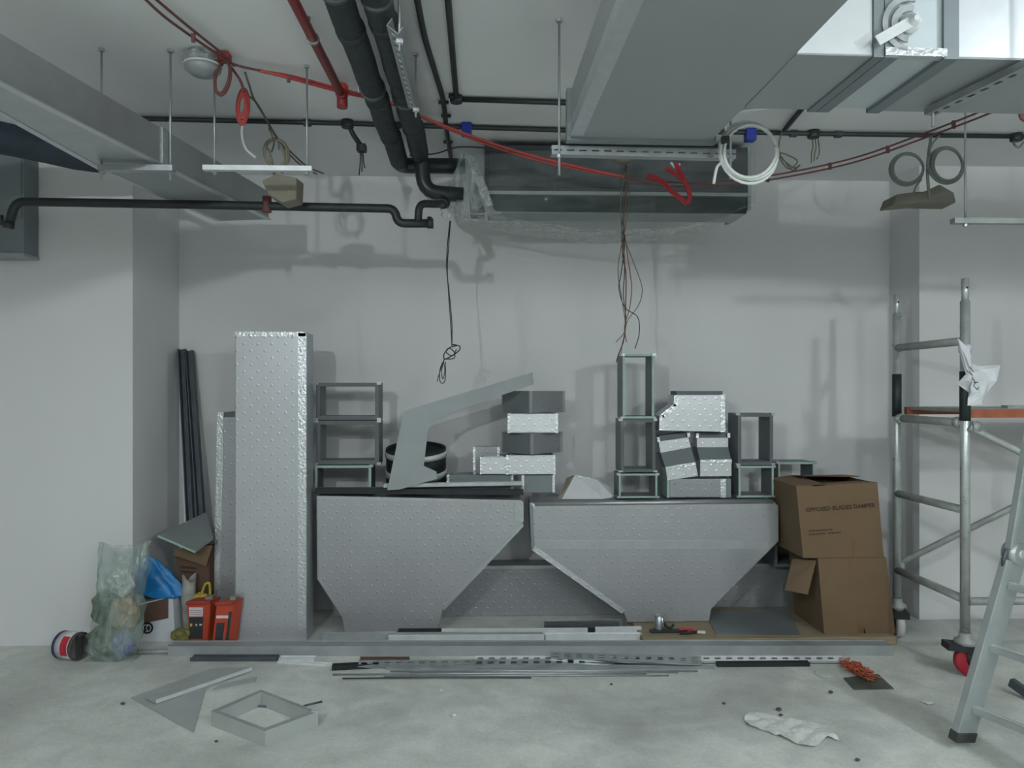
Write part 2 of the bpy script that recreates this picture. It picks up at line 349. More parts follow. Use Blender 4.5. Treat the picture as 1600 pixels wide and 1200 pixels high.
# ================================================================ big ducts under the ceiling
def ceiling_ducts():
    z0, z1 = 2.48, 2.66
    o = at(890, 218, 2.99); o.z = 0; RM = Matrix.Translation(o) @ Matrix.Rotation(R(1.2), 4, 'Z')
    L = lambda x, y, z: (x, y, z)
    t = thing('supply_duct', 'large grey insulated duct hung from the ceiling with a side branch and damper', 'duct', (o.x, o.y, z0))
    W = 0.56; F = -0.80      # local: x across, y negative towards viewer; branch front at F
    MB().box((0, -2.9, z0), (W, 0, z1), RM).build('main_section', 'duct_skin', t, 0.004)
    MB().box((-0.004, -2.9, z0 - 0.004), (0.045, -0.06, z0 + 0.0), RM).build('corner_tape', 'tape', t)
    MB().box((-0.005, -2.9, z0 - 0.003), (0.0, -0.0, z0 + 0.05), RM).build('corner_tape', 'tape', t)
    MB().box((-0.014, -0.03, z0 - 0.012), (W + 0.012, 0.012, z1 + 0.01), RM).build('end_flange', 'duct_band', t)
    bw = 0.43
    def bx(px): return (at(px, 88, 2.2) - o).x
    x1, x2, x3, x4 = bx(1357), bx(1376), bx(1468), bx(1492)
    MB().box((W, F, z0), (x1, F + bw, z1 + 0.04), RM).build('branch_section', 'foil_branch', t, 0.003)
    MB().box((x4, F, z0), (x4 + 2.3, F + bw, z1 + 0.04), RM).build('branch_section', 'foil_branch', t, 0.003)
    MB().box((x2, F + 0.006, z0 + 0.004), (x3, F + bw - 0.006, z1 + 0.03), RM).build('damper_section', 'damper_plate', t)
    MB().box((x2 - 0.004, F - 0.012, z0 - 0.004), (x3 + 0.006, F + 0.02, z0 + 0.02), RM).build('damper_lip', 'tape', t)
    for a, b in ((x1, x2 - 0.006), (x2 - 0.003, x2 + 0.04), (x3, x4)):
        MB().box((a, F - 0.006, z0 - 0.008), (b, F + bw + 0.008, z1 + 0.05), RM).build('flange_band', 'duct_band', t)
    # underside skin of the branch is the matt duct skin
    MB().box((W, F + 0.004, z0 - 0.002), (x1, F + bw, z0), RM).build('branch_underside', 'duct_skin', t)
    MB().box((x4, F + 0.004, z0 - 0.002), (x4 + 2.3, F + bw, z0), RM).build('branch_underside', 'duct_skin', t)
    # damper quadrant and handle
    c = at(1430, 38, 2.17); c = RM @ V((RM.inverted() @ c).x, F - 0.006, 2.57); q = thing_part = None
    ax = RM.to_3x3() @ V(0, -1, 0); xx = RM.to_3x3() @ V(1, 0, 0)
    h = MB()
    for r0, r1 in ((0.066, 0.082), (0.036, 0.055)):
        vs = []
        for k in range(25):
            a = R(75 + 190 * k / 24); dr = xx * math.cos(a) + UP * math.sin(a)
            for off in (0.0, 0.006):
                vs += [c + dr * r0 + ax * off, c + dr * r1 + ax * off]
        fs = []
        for k in range(24):
            i = k * 4; j = i + 4; fs += [(i + 2, i + 3, j + 3, j + 2), (i, j, j + 1, i + 1), (i + 1, j + 1, j + 3, i + 3), (i, i + 2, j + 2, j)]
        h.add(vs, fs, False)
    qd = h.build('damper_quadrant', 'galv', t)
    MB().lathe([(0.03, 0), (0.03, 0.012), (0.018, 0.014), (0.018, 0.03), (0.008, 0.032), (0.008, 0.042)], c, ax, 16).build('damper_hub', 'galv_light', qd)
    d = (xx * -0.86 + UP * -0.5).normalized()
    MB().bar(c - d * 0.02 + ax * 0.026, c + d * 0.125 + ax * 0.026, 0.004, 0.03, d.cross(ax)).build('damper_handle', 'galv_light', qd)
    # left-hand narrow duct
    zb, zt = 2.48, 2.64
    b0 = atz(8, 134, zb); b1 = atz(420, 343, zb); c0 = atz(0, 209, zb); c1 = atz(345, 355, zb)
    dr = ((b1 - b0).normalized() + (c1 - c0).normalized()).normalized(); sd = V(dr.y, -dr.x, 0)
    rr = b1; wd = 0.30; st = rr - dr * 3.6
    t2 = thing('narrow_duct', 'narrow silver insulated duct running back along the left of the ceiling', 'duct', (rr.x, rr.y, zb))
    wof = lambda a: wd if a <= 1.05 else (wd - 0.14 * min(1.0, (a - 1.05) / 1.0))   # reduces towards the viewer
    def seg(a, b, e=0.0):
        p = [rr - dr * a - sd * (wof(a) + e), rr - dr * a + sd * e, rr - dr * b + sd * e, rr - dr * b - sd * (wof(b) + e)]
        return MB().hexa([V(q.x, q.y, zb - e) for q in p] + [V(q.x, q.y, zt + e) for q in p])
    seg(3.6, 2.05).build('duct_section', 'foil_plain', t2)
    seg(2.05, 1.05).build('reducing_section', 'foil_plain', t2)
    seg(1.04, 0.0).build('duct_section', 'duct_skin', t2)
    seg(1.07, 1.03, 0.006).build('joint_band', 'tape', t2)
    seg(2.08, 2.03, 0.005).build('joint_band', 'tape', t2)
    for a, b in ((3.6, 2.05), (2.05, 1.05), (1.05, 0.0)):
        MB().bar(rr - dr * a, rr - dr * b, 0.03, 0.006).build('corner_tape', 'tape', t2)
        MB().bar(rr - dr * a - sd * wof(a), rr - dr * b - sd * wof(b), 0.03, 0.006).build('corner_tape', 'tape', t2)
    return t2, rr, dr, sd
ceiling_ducts()

# ---------------------------------------------------------------- hangers
def rod(p, z0, z1, parent, name='rod', m='galv', r=0.005):
    o = MB().tube([V(p.x, p.y, z0), V(p.x, p.y, z1)], r, 8).build(name, m, parent)
    MB().lathe([(0.013, -0.012), (0.013, 0.0)], (p.x, p.y, z1 - 0.001), UP, 6, False).build('anchor_nut', m, o)
    return o
def trapeze(label, p0, p1, z, rods, mtl='galv', w=0.041, h=0.025, slots=False, face=V(0, -1, 0), nut=True, drop=0.05):
    a = V(p0.x, p0.y, z); b = V(p1.x, p1.y, z)
    t = thing('trapeze_hanger', label, 'hanger', (a + b) / 2, 'trapeze hangers under the ceiling')
    mb = MB()
    if slots: slotted(mb, a, b, h, w, 0.05, 0.03, face, 0.003, 0.09)
    else: mb.bar(a, b, w, h)
    mb.build('strut', mtl, t)
    for f in rods:
        q = a.lerp(b, f); rod(q, z - drop, CEIL, t)
        if nut: MB().lathe([(0.011, 0), (0.011, 0.012)], (q.x, q.y, z - h / 2 - 0.013), UP, 6, False).build('nut', 'galv', t)
    return t
# strut below the large duct end, slots to the front
a = at(862, 236, 3.03); b = at(1150, 243, 3.06)
trapeze('slotted trapeze hanger carrying the far end of the large grey duct', a, b, 2.452, (0.04, 0.97), 'galv', 0.041, 0.036, True, drop=0.10)
a = at(155, 255, 3.36); b = at(272, 263, 3.36)
trapeze('short trapeze hanger under the narrow left duct', a, b, 2.455, (0.03, 0.95), 'galv', drop=0.05)
a = at(318, 264, 3.50); b = at(488, 271, 3.50)
trapeze('bright empty trapeze bar hanging right of the narrow left duct', a, b, 2.50, (0.1, 0.95), 'galv_light', 0.03, 0.022, drop=0.03)
a = at(1488, 341, 3.60); b = a + V(0.9, 0, 0)
trapeze('dull trapeze bar hanging low above the scaffold at the right edge', a, b, 2.31, (0.07, 0.9), 'scaf_dusty', drop=0.03)
# perforated channel beside the black pipes (runs in depth) and below the branch
t = thing('slotted_hanger', 'galvanised slotted channel hung on rods beside the black pipes', 'hanger', pd(620, 110, 2.95), 'slotted channels hung in depth')
p0 = atz(613, 46, 2.74); p1 = atz(645, 172, 2.74)
slotted(MB(), p0, p1, 0.05, 0.03, 0.052, 0.026, V(-0.75, 0, -1)).build('strut', 'galv', t)
for f in (0.07, 0.93):
    q = p0.lerp(p1, f) + V(0.018, 0, 0); rod(q, 2.69, CEIL, t); MB().lathe([(0.014, 0), (0.014, 0.014)], (q.x, q.y, 2.715), UP, 6, False).build('nut', 'galv_light', t)
t = thing('slotted_hanger', 'slotted channel carrying the branch duct at the right edge', 'hanger', pd(1520, 145, 2.5), 'slotted channels hung in depth')
p0 = atz(1452, 180, 2.445); p1 = atz(1620, 100, 2.445)
slotted(MB(), p0, p1, 0.041, 0.021, 0.052, 0.028, V(0, 0, -1)).build('strut', 'galv', t)
q = p0.lerp(p1, 0.04); rod(q, 2.40, CEIL, t)
q = p0.lerp(p1, 0.98); rod(q, 2.40, CEIL, t)

# ================================================================ pipes
def pipe_bands(mb_pts, r, n, parent, m):
    for k in range(n):
        i = int((k + 0.7) / n * (len(mb_pts) - 2)); a, b = mb_pts[i], mb_pts[i + 1]; c = a.lerp(b, 0.5); d = (b - a).normalized()
        MB().tube([c - d * 0.022, c + d * 0.022], r + 0.0035, 16).build('band', m, parent)
zc = 2.83
def run(X, y0, y1, n=16): return [V(X + 0.004 * math.sin(i * 1.9), y0 + (y1 - y0) * i / n, zc + 0.003 * math.cos(i * 1.3)) for i in range(n + 1)]
t = thing('insulated_pipe', 'left of the two thick black insulated pipes running back to the fan coil', 'pipe', (-0.49, 3.2, zc), 'insulated pipes under the ceiling')
pts = run(-0.495, 1.75, 4.46)
MB().tube(pts, 0.052, 18).build('insulation', 'black_foam', t)
pipe_bands(pts, 0.052, 4, t, 'black_foam')
e = pts[-1]
MB().tube(fillet([e - V(0, 0.02, 0), e + V(0, 0.10, -0.0), e + V(0.15, 0.10, -0.0), e + V(0.38, 0.10, 0)], 0.08), 0.046, 16).build('elbow', 'black_wet', t)
t = thing('insulated_pipe', 'right of the two thick black insulated pipes, bending down into the fan coil', 'pipe', (-0.365, 3.2, zc), 'insulated pipes under the ceiling')
pts = run(-0.365, 1.75, 4.30)
MB().tube(pts, 0.052, 18).build('insulation', 'black_foam', t)
pipe_bands(pts, 0.052, 4, t, 'black_foam')
e = pts[-1]
MB().tube(fillet([e - V(0, 0.02, 0), e + V(0.005, 0.09, 0), e + V(0.02, 0.09, -0.20), e + V(0.24, 0.12, -0.205)], 0.09), 0.042, 16).build('elbow', 'black_wet', t)
pz = lambda X, y: V(X, y, 0)
for X, ys in ((-0.495, (2.55, 3.4)), (-0.365, (2.6, 3.5))):
    for y in ys:
        h = thing('pipe_clip', f"thin drop rod holding the {'left' if X < -0.4 else 'right'} black pipe, {'nearer' if y < 3 else 'farther'} one", 'hanger', (X, y, zc + 0.05), 'pipe drop rods')
        rod(V(X - 0.062, y, 0), zc - 0.02, CEIL, h, r=0.004)
        MB().lathe([(0.0575, -0.01), (0.0575, 0.01)], (X, y, zc), (0, 1, 0), 18).build('clip_ring', 'steel_dark', h)
# red sprinkler pipe
t = thing('sprinkler_pipe', 'dull red sprinkler pipe ending in an orange cap', 'pipe', (-0.68, 3.0, 2.86))
e = V(-0.672, 3.62, 2.885)
MB().tube([V(-0.69, 1.7, 2.885), e], 0.02, 14).build('pipe', 'red_pipe', t)
MB().tube(fillet([e - V(0, 0.03, 0), e + V(0, 0.02, 0), e + V(0, 0.02, -0.055)], 0.03), 0.025, 14).build('elbow', 'red_pipe', t)
MB().lathe([(0.028, 0), (0.028, 0.045), (0.02, 0.055)], e + V(0, 0.02, 0.002), UP, 14).build('fitting', 'orange_fitting', t)
rod(V(-0.70, 3.05, 0), 2.88, CEIL, t, 'drop_rod', 'steel_dark', 0.003)
MB().lathe([(0.024, -0.008), (0.024, 0.008)], (-0.676, 3.05, 2.885), (0, 1, 0), 14).build('clip_ring', 'galv', t)
# condensate pipe
Yp = 3.98
t = thing('drain_pipe', 'black drain pipe crossing the left half of the wall with a trap bend', 'pipe', at(320, 321, Yp))
pp = [at(14, 352, Yp), at(24, 315, Yp), at(320, 320, Yp), at(616, 326, Yp), at(622, 349, Yp), at(676, 349, Yp)]
MB().tube(fillet(pp, 0.05), 0.0225, 14).build('pipe', 'conduit_black', t)
MB().tube(fillet([at(653, 349, Yp), at(655, 318, Yp), at(682, 319, Yp + 0.06), at(697, 318, Yp + 0.4)], 0.04), 0.020, 14).build('branch_pipe', 'conduit_black', t)
MB().tube([at(668, 349, Yp), at(677, 349, Yp)], 0.027, 14).build('socket', 'conduit_black', t)
MB().tube([at(691, 318.5, Yp + 0.26), at(696, 318, Yp + 0.36)], 0.028, 14).build('socket', 'conduit_black', t)
MB().tube([at(671, 349, Yp), at(671, 339, Yp)], 0.012, 10).build('bleed_stub', 'conduit_black', t)
MB().tube([at(14, 347, Yp), at(13, 357, Yp)], 0.027, 14).build('end_cap', 'conduit_black', t)
MB().tube([at(3, 352, Yp), at(3, 336, Yp)], 0.008, 8).build('clip', 'conduit_black', t)
q = at(417, 321, Yp); MB().tube([q + V(0, 0, -0.035), q + V(0, 0, 0.045)], 0.024, 12).build('hanger_clip', 'dusty_red_cable', t)
# fat blue-black insulated run at the left edge
t = thing('insulated_pipe', 'fat blue-black insulated pipe at the left edge beside the grey panel', 'pipe', pd(60, 225, 3.6), 'insulated pipes under the ceiling')
pts = smooth_path([pd(-170, 190, 3.3), pd(-60, 204, 3.55), pd(60, 228, 3.85), pd(150, 250, 4.05), pd(205, 268, 4.15)], 5)
MB().tube(pts, [0.078] * 14 + [0.072, 0.066, 0.058, 0.05, 0.042, 0.03, 0.02][:len(pts) - 14], 16).build('insulation', 'blue_black_foam', t)
MB().tube(smooth_path([pd(195, 264, 4.15), pd(250, 293, 4.3), pd(322, 334, 4.45)], 5), 0.018, 12).build('thin_pipe', 'blue_black_foam', t)
# ---------------------------------------------------------------- conduits
zq = CEIL - 0.018
def cz(px, py): return atz(px, py, zq)
t = thing('conduit_run', 'long black conduit crossing the whole ceiling above the fan coil', 'conduit', cz(800, 203), 'black conduits on the ceiling')
cp = [cz(60, 181), cz(200, 185), cz(420, 190), cz(543, 193), cz(700, 198), cz(900, 204), cz(1170, 207), cz(1270, 209), cz(1420, 211), cz(1640, 214)]
MB().tube(cp, 0.0135, 10).build('pipe', 'conduit_black', t)
for px, py in ((543, 193), (1271, 209), (1588, 214)):
    j = MB().lathe([(0.032, -0.04), (0.034, -0.034), (0.034, 0.0)], cz(px, py) + V(0, 0, 0.017), UP, 14).build('junction_box', 'conduit_black', t)
for px, py in ((729, 198), (1172, 207)):
    c = cz(px, py); MB().box(c + V(-0.028, -0.03, -0.05), c + V(0.028, 0.03, 0.016)).build('blue_box', 'blue_plastic', t, 0.004)
for px, py in ((1240, 209), (1310, 210), (480, 192), (620, 196)):
    c = cz(px, py); MB().bar(c - V(0.02, 0, 0), c + V(0.02, 0, 0), 0.034, 0.03).build('coupler', 'conduit_black', t)
t = thing('conduit_drop', 'short black conduit dropping to a box with loose wires', 'conduit', pd(556, 215, 4.2), 'black conduits on the ceiling')
c0 = cz(545, 196); c1 = pd(565, 229, 4.25)
MB().tube(smooth_path([c0, c0.lerp(c1, 0.4) + V(0, 0, -0.01), c1]), 0.014, 10).build('flex_pipe', 'conduit_black', t)
MB().box(c1 + V(-0.026, -0.026, -0.03), c1 + V(0.026, 0.026, 0.012)).build('box', 'conduit_black', t, 0.005)
for k in range(3):
    MB().tube(smooth_path([c1 + V(-0.006 + k * 0.006, 0, -0.02), c1 + V(-0.008 + k * 0.01, 0, -0.09), c1 + V(-0.014 + k * 0.016, 0, -0.16 + 0.02 * k)]), 0.003, 6).build('wire', 'wire_black', t)
t = thing('conduit_run', 'bowed black conduit running back between the pipes and the large duct', 'conduit', cz(690, 140), 'black conduits on the ceiling')
MB().tube(smooth_path([cz(640, -60), cz(652, 0), cz(664, 60), cz(682, 120), cz(693, 160), cz(698, 205), cz(705, 252)]), 0.0125, 10).build('pipe', 'conduit_black', t)
for px, py in ((693, 160), (697, 181), (700, 222)):
    c = cz(px, py); MB().bar(c - V(0.026, 0, 0), c + V(0.026, 0, 0), 0.02, 0.012).build('saddle', 'conduit_black', t)
t = thing('conduit_run', 'angled black conduit turning right behind the large duct', 'conduit', cz(712, 155), 'black conduits on the ceiling')
MB().tube([cz(690, -60), cz(700, 0), cz(713, 152)], 0.0135, 10).build('pipe', 'conduit_black', t)
MB().tube([cz(713, 155), cz(960, 163)], 0.0135, 10).build('pipe', 'conduit_black', t)
MB().lathe([(0.03, -0.035), (0.032, -0.03), (0.032, 0)], cz(713, 155) + V(0, 0, 0.017), UP, 14).build('junction_box', 'conduit_black', t)
MB().lathe([(0.012, 0), (0.012, 0.03)], cz(701, 150), (1, 0, 0), 8).build('spout', 'conduit_black', t)
t = thing('conduit_run', 'short bent black conduit beyond the branch duct', 'conduit', cz(1250, 180), 'black conduits on the ceiling')
MB().tube(fillet([cz(1216, 163), cz(1258, 164), cz(1226, 203)], 0.04), 0.0135, 10).build('pipe', 'conduit_black', t)
t = thing('access_panel', 'grey metal cabinet on the wall at the left edge', 'cabinet', at(0, 400, 4.5))
a = at(37, 398, 4.46); b = at(-90, 168, 4.46)
MB().box((b.x, 4.46, a.z), (a.x, PY, b.z)).build('body', 'panel_grey', t, 0.006)
MB().box((b.x, 4.452, at(0, 340, 4.46).z), (a.x - 0.01, 4.46, at(0, 190, 4.46).z)).build('door', 'panel_grey', t, 0.003)
MB().box((b.x, 4.45, a.z - 0.008), (a.x + 0.004, PY, a.z + 0.008)).build('bottom_rim', 'duct_skin', t)

# ================================================================ fan coil in plastic
def fan_coil():
    YF = 4.47
    tl = at(757, 240, YF); br = at(1168, 332, YF); zf = at(960, 303, YF).z; zb_ = at(960, 331, YF).z
    zt = 2.93
    t = thing('fan_coil_unit', 'dark ceiling fan coil unit wrapped in clear plastic', 'fan coil', ((tl.x + br.x) / 2, 4.75, zb_))
    x0, x1 = tl.x, br.x
    MB().box((x0, YF, zf + 0.006), (x1, 4.9, zt)).build('upper_casing', 'fcu_dark', t, 0.004)
    MB().box((x0 - 0.01, YF - 0.02, zf - 0.012), (x1 + 0.012, 4.9, zf + 0.008)).build('flange', 'fcu_flange', t)
    MB().box((x0 + 0.02, YF + 0.012, zb_), (x1, 4.72, zf - 0.01)).build('drain_pan', 'fcu_green', t, 0.004)
    MB().box((x0 + 0.03, YF + 0.02, zb_ - 0.004), (x1 - 0.01, 4.71, zb_)).build('base_plate', 'fcu_flange', t)
    MB().box((x1, YF - 0.005, zb_ + 0.02), (x1 + 0.02, 4.9, zt)).build('end_plate', 'fcu_flange', t)
    w_ = (x1 - x0)
    for k in range(4):
        xa = x0 + w_ * (k + 0.06) / 4; MB().box((xa, YF - 0.006, zf + 0.035), (xa + w_ * 0.22, YF, zt - 0.03)).build('casing_panel', 'fcu_dark', t, 0.003)
    for k in range(3):
        MB().box((x0 - 0.09, 4.56 + k * 0.1, zb_ + 0.03), (x0, 4.62 + k * 0.1, zb_ + 0.20)).build('valve_body', 'black_wet', t, 0.01)
    for k, xa in enumerate((x0 + 0.1, x1 - 0.1)):
        rod(V(xa, 4.8, 0), 2.9, CEIL, t)
    # clear sheet: hangs over the front, bellies below
    bot = [(700, 322), (760, 334), (850, 350), (950, 361), (1050, 357), (1120, 343), (1178, 316)]
    def by(px):
        for (a, ya), (b, yb) in zip(bot, bot[1:]):
            if px <= b: f = (px - a) / (b - a); f = f * f * (3 - 2 * f) * 0.5 + f * 0.5; return ya + (yb - ya) * f
        return bot[-1][1]
    def fn(u, v):
        px = 712 + (1181 - 712) * u; top = 238 + 3 * math.sin(u * 17)
        py = top + (by(px) - top) * min(1, v * 1.45) if v < 0.69 else by(px)
        Y = YF - 0.045 - 0.03 * math.sin(v * 3)
        p = at(px, py, Y)
        if v >= 0.69:
            k = (v - 0.69) / 0.31; p = p + V(0, 0.5 * k, -0.015 * math.sin(k * 3.1) + 0.02 * k)
        nz = noise.noise(V(u * 14, v * 7, 1.3)) * 0.018 + noise.noise(V(u * 40, v * 22, 4)) * 0.007
        return p + V(0, -abs(nz) * 0.8 + 0.004, nz * 0.5)
    s = thing('plastic_sheet', 'clear plastic sheet draped over the front of the fan coil unit', 'plastic sheet', at(950, 360, YF))
    MB().grid(lambda u, v: fn(u, v * 0.69), 96, 28).build('front_sheet', 'film_sheet', s)
    MB().grid(lambda u, v: fn(u, 0.69 + v * 0.31), 96, 14).build('sagging_belly', 'film_gather', s)
    def fn2(u, v):
        a = u * 2 * math.pi; top = at(728, 236, YF - 0.02); base = at(733, 330, YF - 0.02)
        c = top.lerp(base, v); r = 0.02 + 0.125 * v ** 0.8; wv = 1 + 0.22 * math.sin(a * 7 + v * 2) * (0.3 + v)
        nz = noise.noise(V(math.cos(a) * 3, math.sin(a) * 3, v * 5)) * 0.02
        return c + V(math.cos(a) * r * wv + nz, math.sin(a) * r * 0.7 * wv + nz + 0.05, (noise.noise(V(u * 9, 2, 7)) * 0.03) * v)
    s = MB().grid(fn2, 70, 16).build('plastic_wrap', 'film_gather')
    tag(s, 'gathered clear plastic tied over the pipe end of the fan coil', 'plastic wrap')
    tp = MB()
    path = [at(734, 242, 4.36), at(747, 275, 4.35), at(756, 300, 4.34), at(765, 322, 4.35)]
    ws = [0.02, 0.026, 0.028, 0.012]
    for i in range(3):
        a, b = path[i], path[i + 1]; tp.hexa([a + V(-ws[i], 0, 0), a + V(ws[i], 0, 0), a + V(ws[i], 0.004, 0), a + V(-ws[i], 0.004, 0), b + V(-ws[i + 1], 0, 0), b + V(ws[i + 1], 0, 0), b + V(ws[i + 1], 0.004, 0), b + V(-ws[i + 1], 0.004, 0)])
    tag(tp.build('tape_strip', 'film_wrap'), 'folded plastic tape strip on the wrapped left end of the fan coil', 'tape')
fan_coil()

# ================================================================ cables and hanging wires
def cable(name, label, cat, paths, group=None, smooth=7, sides=7, partname='cable'):
    p0 = Vector(paths[0][0][0]); t = thing(name, label, cat, p0, group)
    for pts, r, m in paths: MB().tube(smooth_path(pts, smooth), r, sides).build(partname, m, t)
    return t
zr = 2.92
A = [atz(222, -6, zr), atz(262, 30, zr), atz(330, 78, zr), atz(365, 100, zr), pd(405, 110, 3.42)]
B = [atz(238, -6, zr), atz(290, 38, zr), atz(345, 82, zr), atz(366, 103, zr)]
D = [pd(405, 110, 3.42), pd(450, 121, 3.46), pd(535, 144, 3.62), pd(610, 161, 3.75), pd(690, 195, 3.9), pd(800, 234, 4.02), pd(900, 260, 4.1), pd(975, 276, 4.12)]
E = [pd(975, 276, 4.12), pd(1040, 284, 4.12), pd(1110, 285, 4.12), pd(1200, 275, 4.05), pd(1330, 248, 3.85), pd(1450, 206, 3.5), pd(1552, 166, 3.05), pd(1640, 125, 2.8)]
off = V(0, 0, -0.022)
t = cable('red_cable_run', 'red cable run sagging across the ceiling in front of the fan coil', 'cable',
      [(A, 0.0055, 'dusty_red_cable'), (B, 0.0055, 'dusty_red_cable'), (D, 0.0075, 'red_cable'), ([p + V(0.004, 0.02, 0.016 * math.sin(i * 0.9) + 0.004) for i, p in enumerate(D)], 0.006, 'red_cable'),
       (E, 0.0045, 'dusty_red_cable'), ([p + off for p in E], 0.0045, 'dusty_red_cable')])
for px, py, d in ((302, 57, 3.04), (451, 121, 3.46), (530, 143, 3.61), (800, 234, 4.02), (1200, 278, 4.05), (1297, 258, 3.9), (1387, 232, 3.7), (1490, 193, 3.32)):
    c = pd(px, py, d); MB().bar(c + V(0, 0, 0.012), c - V(0, 0, 0.022), 0.01, 0.014, V(1, 0, 0)).build('cable_tie', 'dusty_red_cable', t)
def coil(label, c, rx, rz, strands, m, r, tilt=0.0, name='cable_coil', extra=(), thick=0.006, yaw=0.0):
    t = thing(name, label, 'cable coil', c, 'coiled cables hanging from the ceiling')
    for s in range(strands):
        pts = []
        for k in range(30):
            a = 2 * math.pi * k / 28 + s; f = 1 + 0.03 * math.sin(a * 2 + s * 2) + (s - strands / 2) * thick / max(rx, 0.02) * 0.6
            x, z = rx * f * math.cos(a), rz * f * math.sin(a)
            x, z = x * math.cos(tilt) - z * math.sin(tilt), x * math.sin(tilt) + z * math.cos(tilt)
            pts.append(c + V(x * math.cos(yaw), x * math.sin(yaw) + thick * (s - strands / 2) * 0.8 + 0.006 * math.sin(a), z))
        MB().tube(pts, r, 7).build('loop', m, t)
    for pts, rr, mm in extra: MB().tube(smooth_path(pts), rr, 7).build('tail', mm, t)
    return t
d = 3.38
coil('dusty red oval cable loop hanging beside the wrapped detector', pd(348, 121, d - 0.06), 0.032, 0.082, 2, 'dusty_red_cable', 0.006, -0.12, extra=[([pd(352, 90, d), pd(349, 96, d), pd(345, 104, d)], 0.006, 'dusty_red_cable')])
coil('bright red narrow cable loop above the empty trapeze bar', pd(379, 166, d + 0.05), 0.022, 0.07, 4, 'red_cable', 0.0065, -0.02, extra=[([pd(360, 104, d), pd(375, 125, d), pd(381, 143, d)], 0.006, 'dusty_red_cable')])
cable('wire_bundle', 'dusty dark wires trailing from the red cable down to the wall', 'cable',
      [([pd(383, 113, 3.45), pd(390, 135, 3.5), pd(397, 155, 3.55), pd(415, 185, 3.75), pd(430, 212, 3.95), pd(455, 238, 4.2), pd(480, 260, 4.5), pd(505, 271, 4.8)], 0.005, 'dusty_cable'),
       ([pd(383, 146, 3.5), pd(400, 160, 3.58), pd(416, 187, 3.75), pd(428, 207, 3.9), pd(448, 236, 4.2), pd(470, 258, 4.5), pd(495, 272, 4.8)], 0.005, 'dusty_cable'),
       ([pd(380, 190, 3.5), pd(378, 210, 3.55), pd(384, 232, 3.6), pd(400, 247, 3.6)], 0.0065, 'white_cable'),
       ([pd(420, 200, 3.8), pd(428, 222, 3.8), pd(424, 238, 3.8)], 0.004, 'dusty_cable'),
       ([pd(424, 202, 3.8), pd(434, 218, 3.8), pd(436, 234, 3.8)], 0.004, 'dusty_cable')])
coil('dusty brown wire tangle hanging above the wrapped speaker on the left', pd(432, 240, 3.8), 0.06, 0.075, 3, 'kraft_dusty', 0.006, 0.3, extra=[([pd(418, 232, 3.8), pd(424, 250, 3.8), pd(428, 272, 3.8)], 0.007, 'kraft_dusty'), ([pd(440, 228, 3.8), pd(446, 250, 3.8), pd(440, 270, 3.8)], 0.007, 'kraft_dusty')])
def wrapped(label, pts, Y, depth, m, m2):
    c = at(*pts[0], Y); t = thing('wrapped_speaker', label, 'speaker', c, 'speakers wrapped in paper')
    poly = [at(p[0], p[1], Y) for p in pts]; b = MB().prism(poly, V(0, depth, 0)); 
    b.v = [v + V(noise.noise(v * 30) * 0.008, noise.noise(v * 22) * 0.015, noise.noise(v * 26 + V(3, 0, 0)) * 0.006) for v in b.v]
    b.build('paper_wrap', m, t, 0.006)
    return t, poly
t, poly = wrapped('khaki paper-wrapped box speaker hanging above the drain pipe', [(408, 282), (430, 273), (464, 277), (463, 311), (440, 317), (418, 302)], 3.78, 0.12, 'kraft_dusty', 'kraft_dark')
t, poly = wrapped('brown paper-wrapped speaker hanging below two cable coils on the right', [(1394, 321), (1402, 304), (1430, 300), (1446, 299), (1470, 288), (1492, 300), (1497, 317), (1440, 317)], 3.95, 0.14, 'kraft_dark', 'kraft_dusty')
coil('left grey cable coil above the brown wrapped speaker', pd(1417, 264, 3.95), 0.086, 0.08, 4, 'grey_cable', 0.0055, 0.3, extra=[([pd(1440, 280, 3.95), pd(1432, 290, 3.95), pd(1428, 300, 3.95)], 0.005, 'grey_cable')])
coil('right grey cable coil above the brown wrapped speaker', pd(1479, 258, 3.93), 0.084, 0.092, 5, 'grey_cable', 0.0055, 0.1,
     extra=[([atz(1455, 212, 2.95), pd(1451, 240, 3.95), pd(1449, 270, 3.95), pd(1452, 310, 4.0)], 0.008, 'grey_cable'), ([atz(1468, 212, 2.95), pd(1456, 226, 3.95), pd(1451, 245, 3.95)], 0.006, 'grey_cable')])
coil('white cable coil hanging at the right end of the duct trapeze', pd(1170, 238, 2.98), 0.112, 0.115, 3, 'white_cable', 0.0065, 0.0,
     extra=[([pd(1132, 212, 2.98), pd(1128, 250, 2.98), pd(1120, 262, 2.98), pd(1115, 287, 2.98)], 0.006, 'white_cable'), ([pd(1134, 205, 2.98), pd(1138, 178, 2.8), pd(1200, 168, 2.72), pd(1245, 160, 2.66)], 0.006, 'white_cable')], thick=0.012)
c = pd(1133, 219, 2.96); tag(MB().box(c + V(-0.013, -0.012, -0.013), c + V(0.013, 0.012, 0.013)).build('cable_clip', 'conduit_black'), 'small black clip on the white cable coil', 'clip')
def ribbon(pts, wd, m, name, parent):
    P = smooth_path(pts, 5); mb = MB()
    for a, b in zip(P, P[1:]): mb.bar(a, b, 0.012, wd, V(0.7, 0, 0.7))
    return mb.build(name, m, parent)
t = thing('red_cable_bundle', 'bright red flat cable bundle looped in front of the fan coil', 'cable', pd(1055, 285, 4.1))
ribbon([pd(1012, 274, 4.1), pd(1035, 284, 4.08), pd(1048, 298, 4.06), pd(1074, 318, 4.05)], 0.024, 'red_ribbon', 'ribbon', t)
ribbon([pd(1074, 318, 4.05), pd(1078, 305, 4.05), pd(1068, 280, 4.06), pd(1056, 256, 4.08)], 0.022, 'red_ribbon', 'ribbon', t)
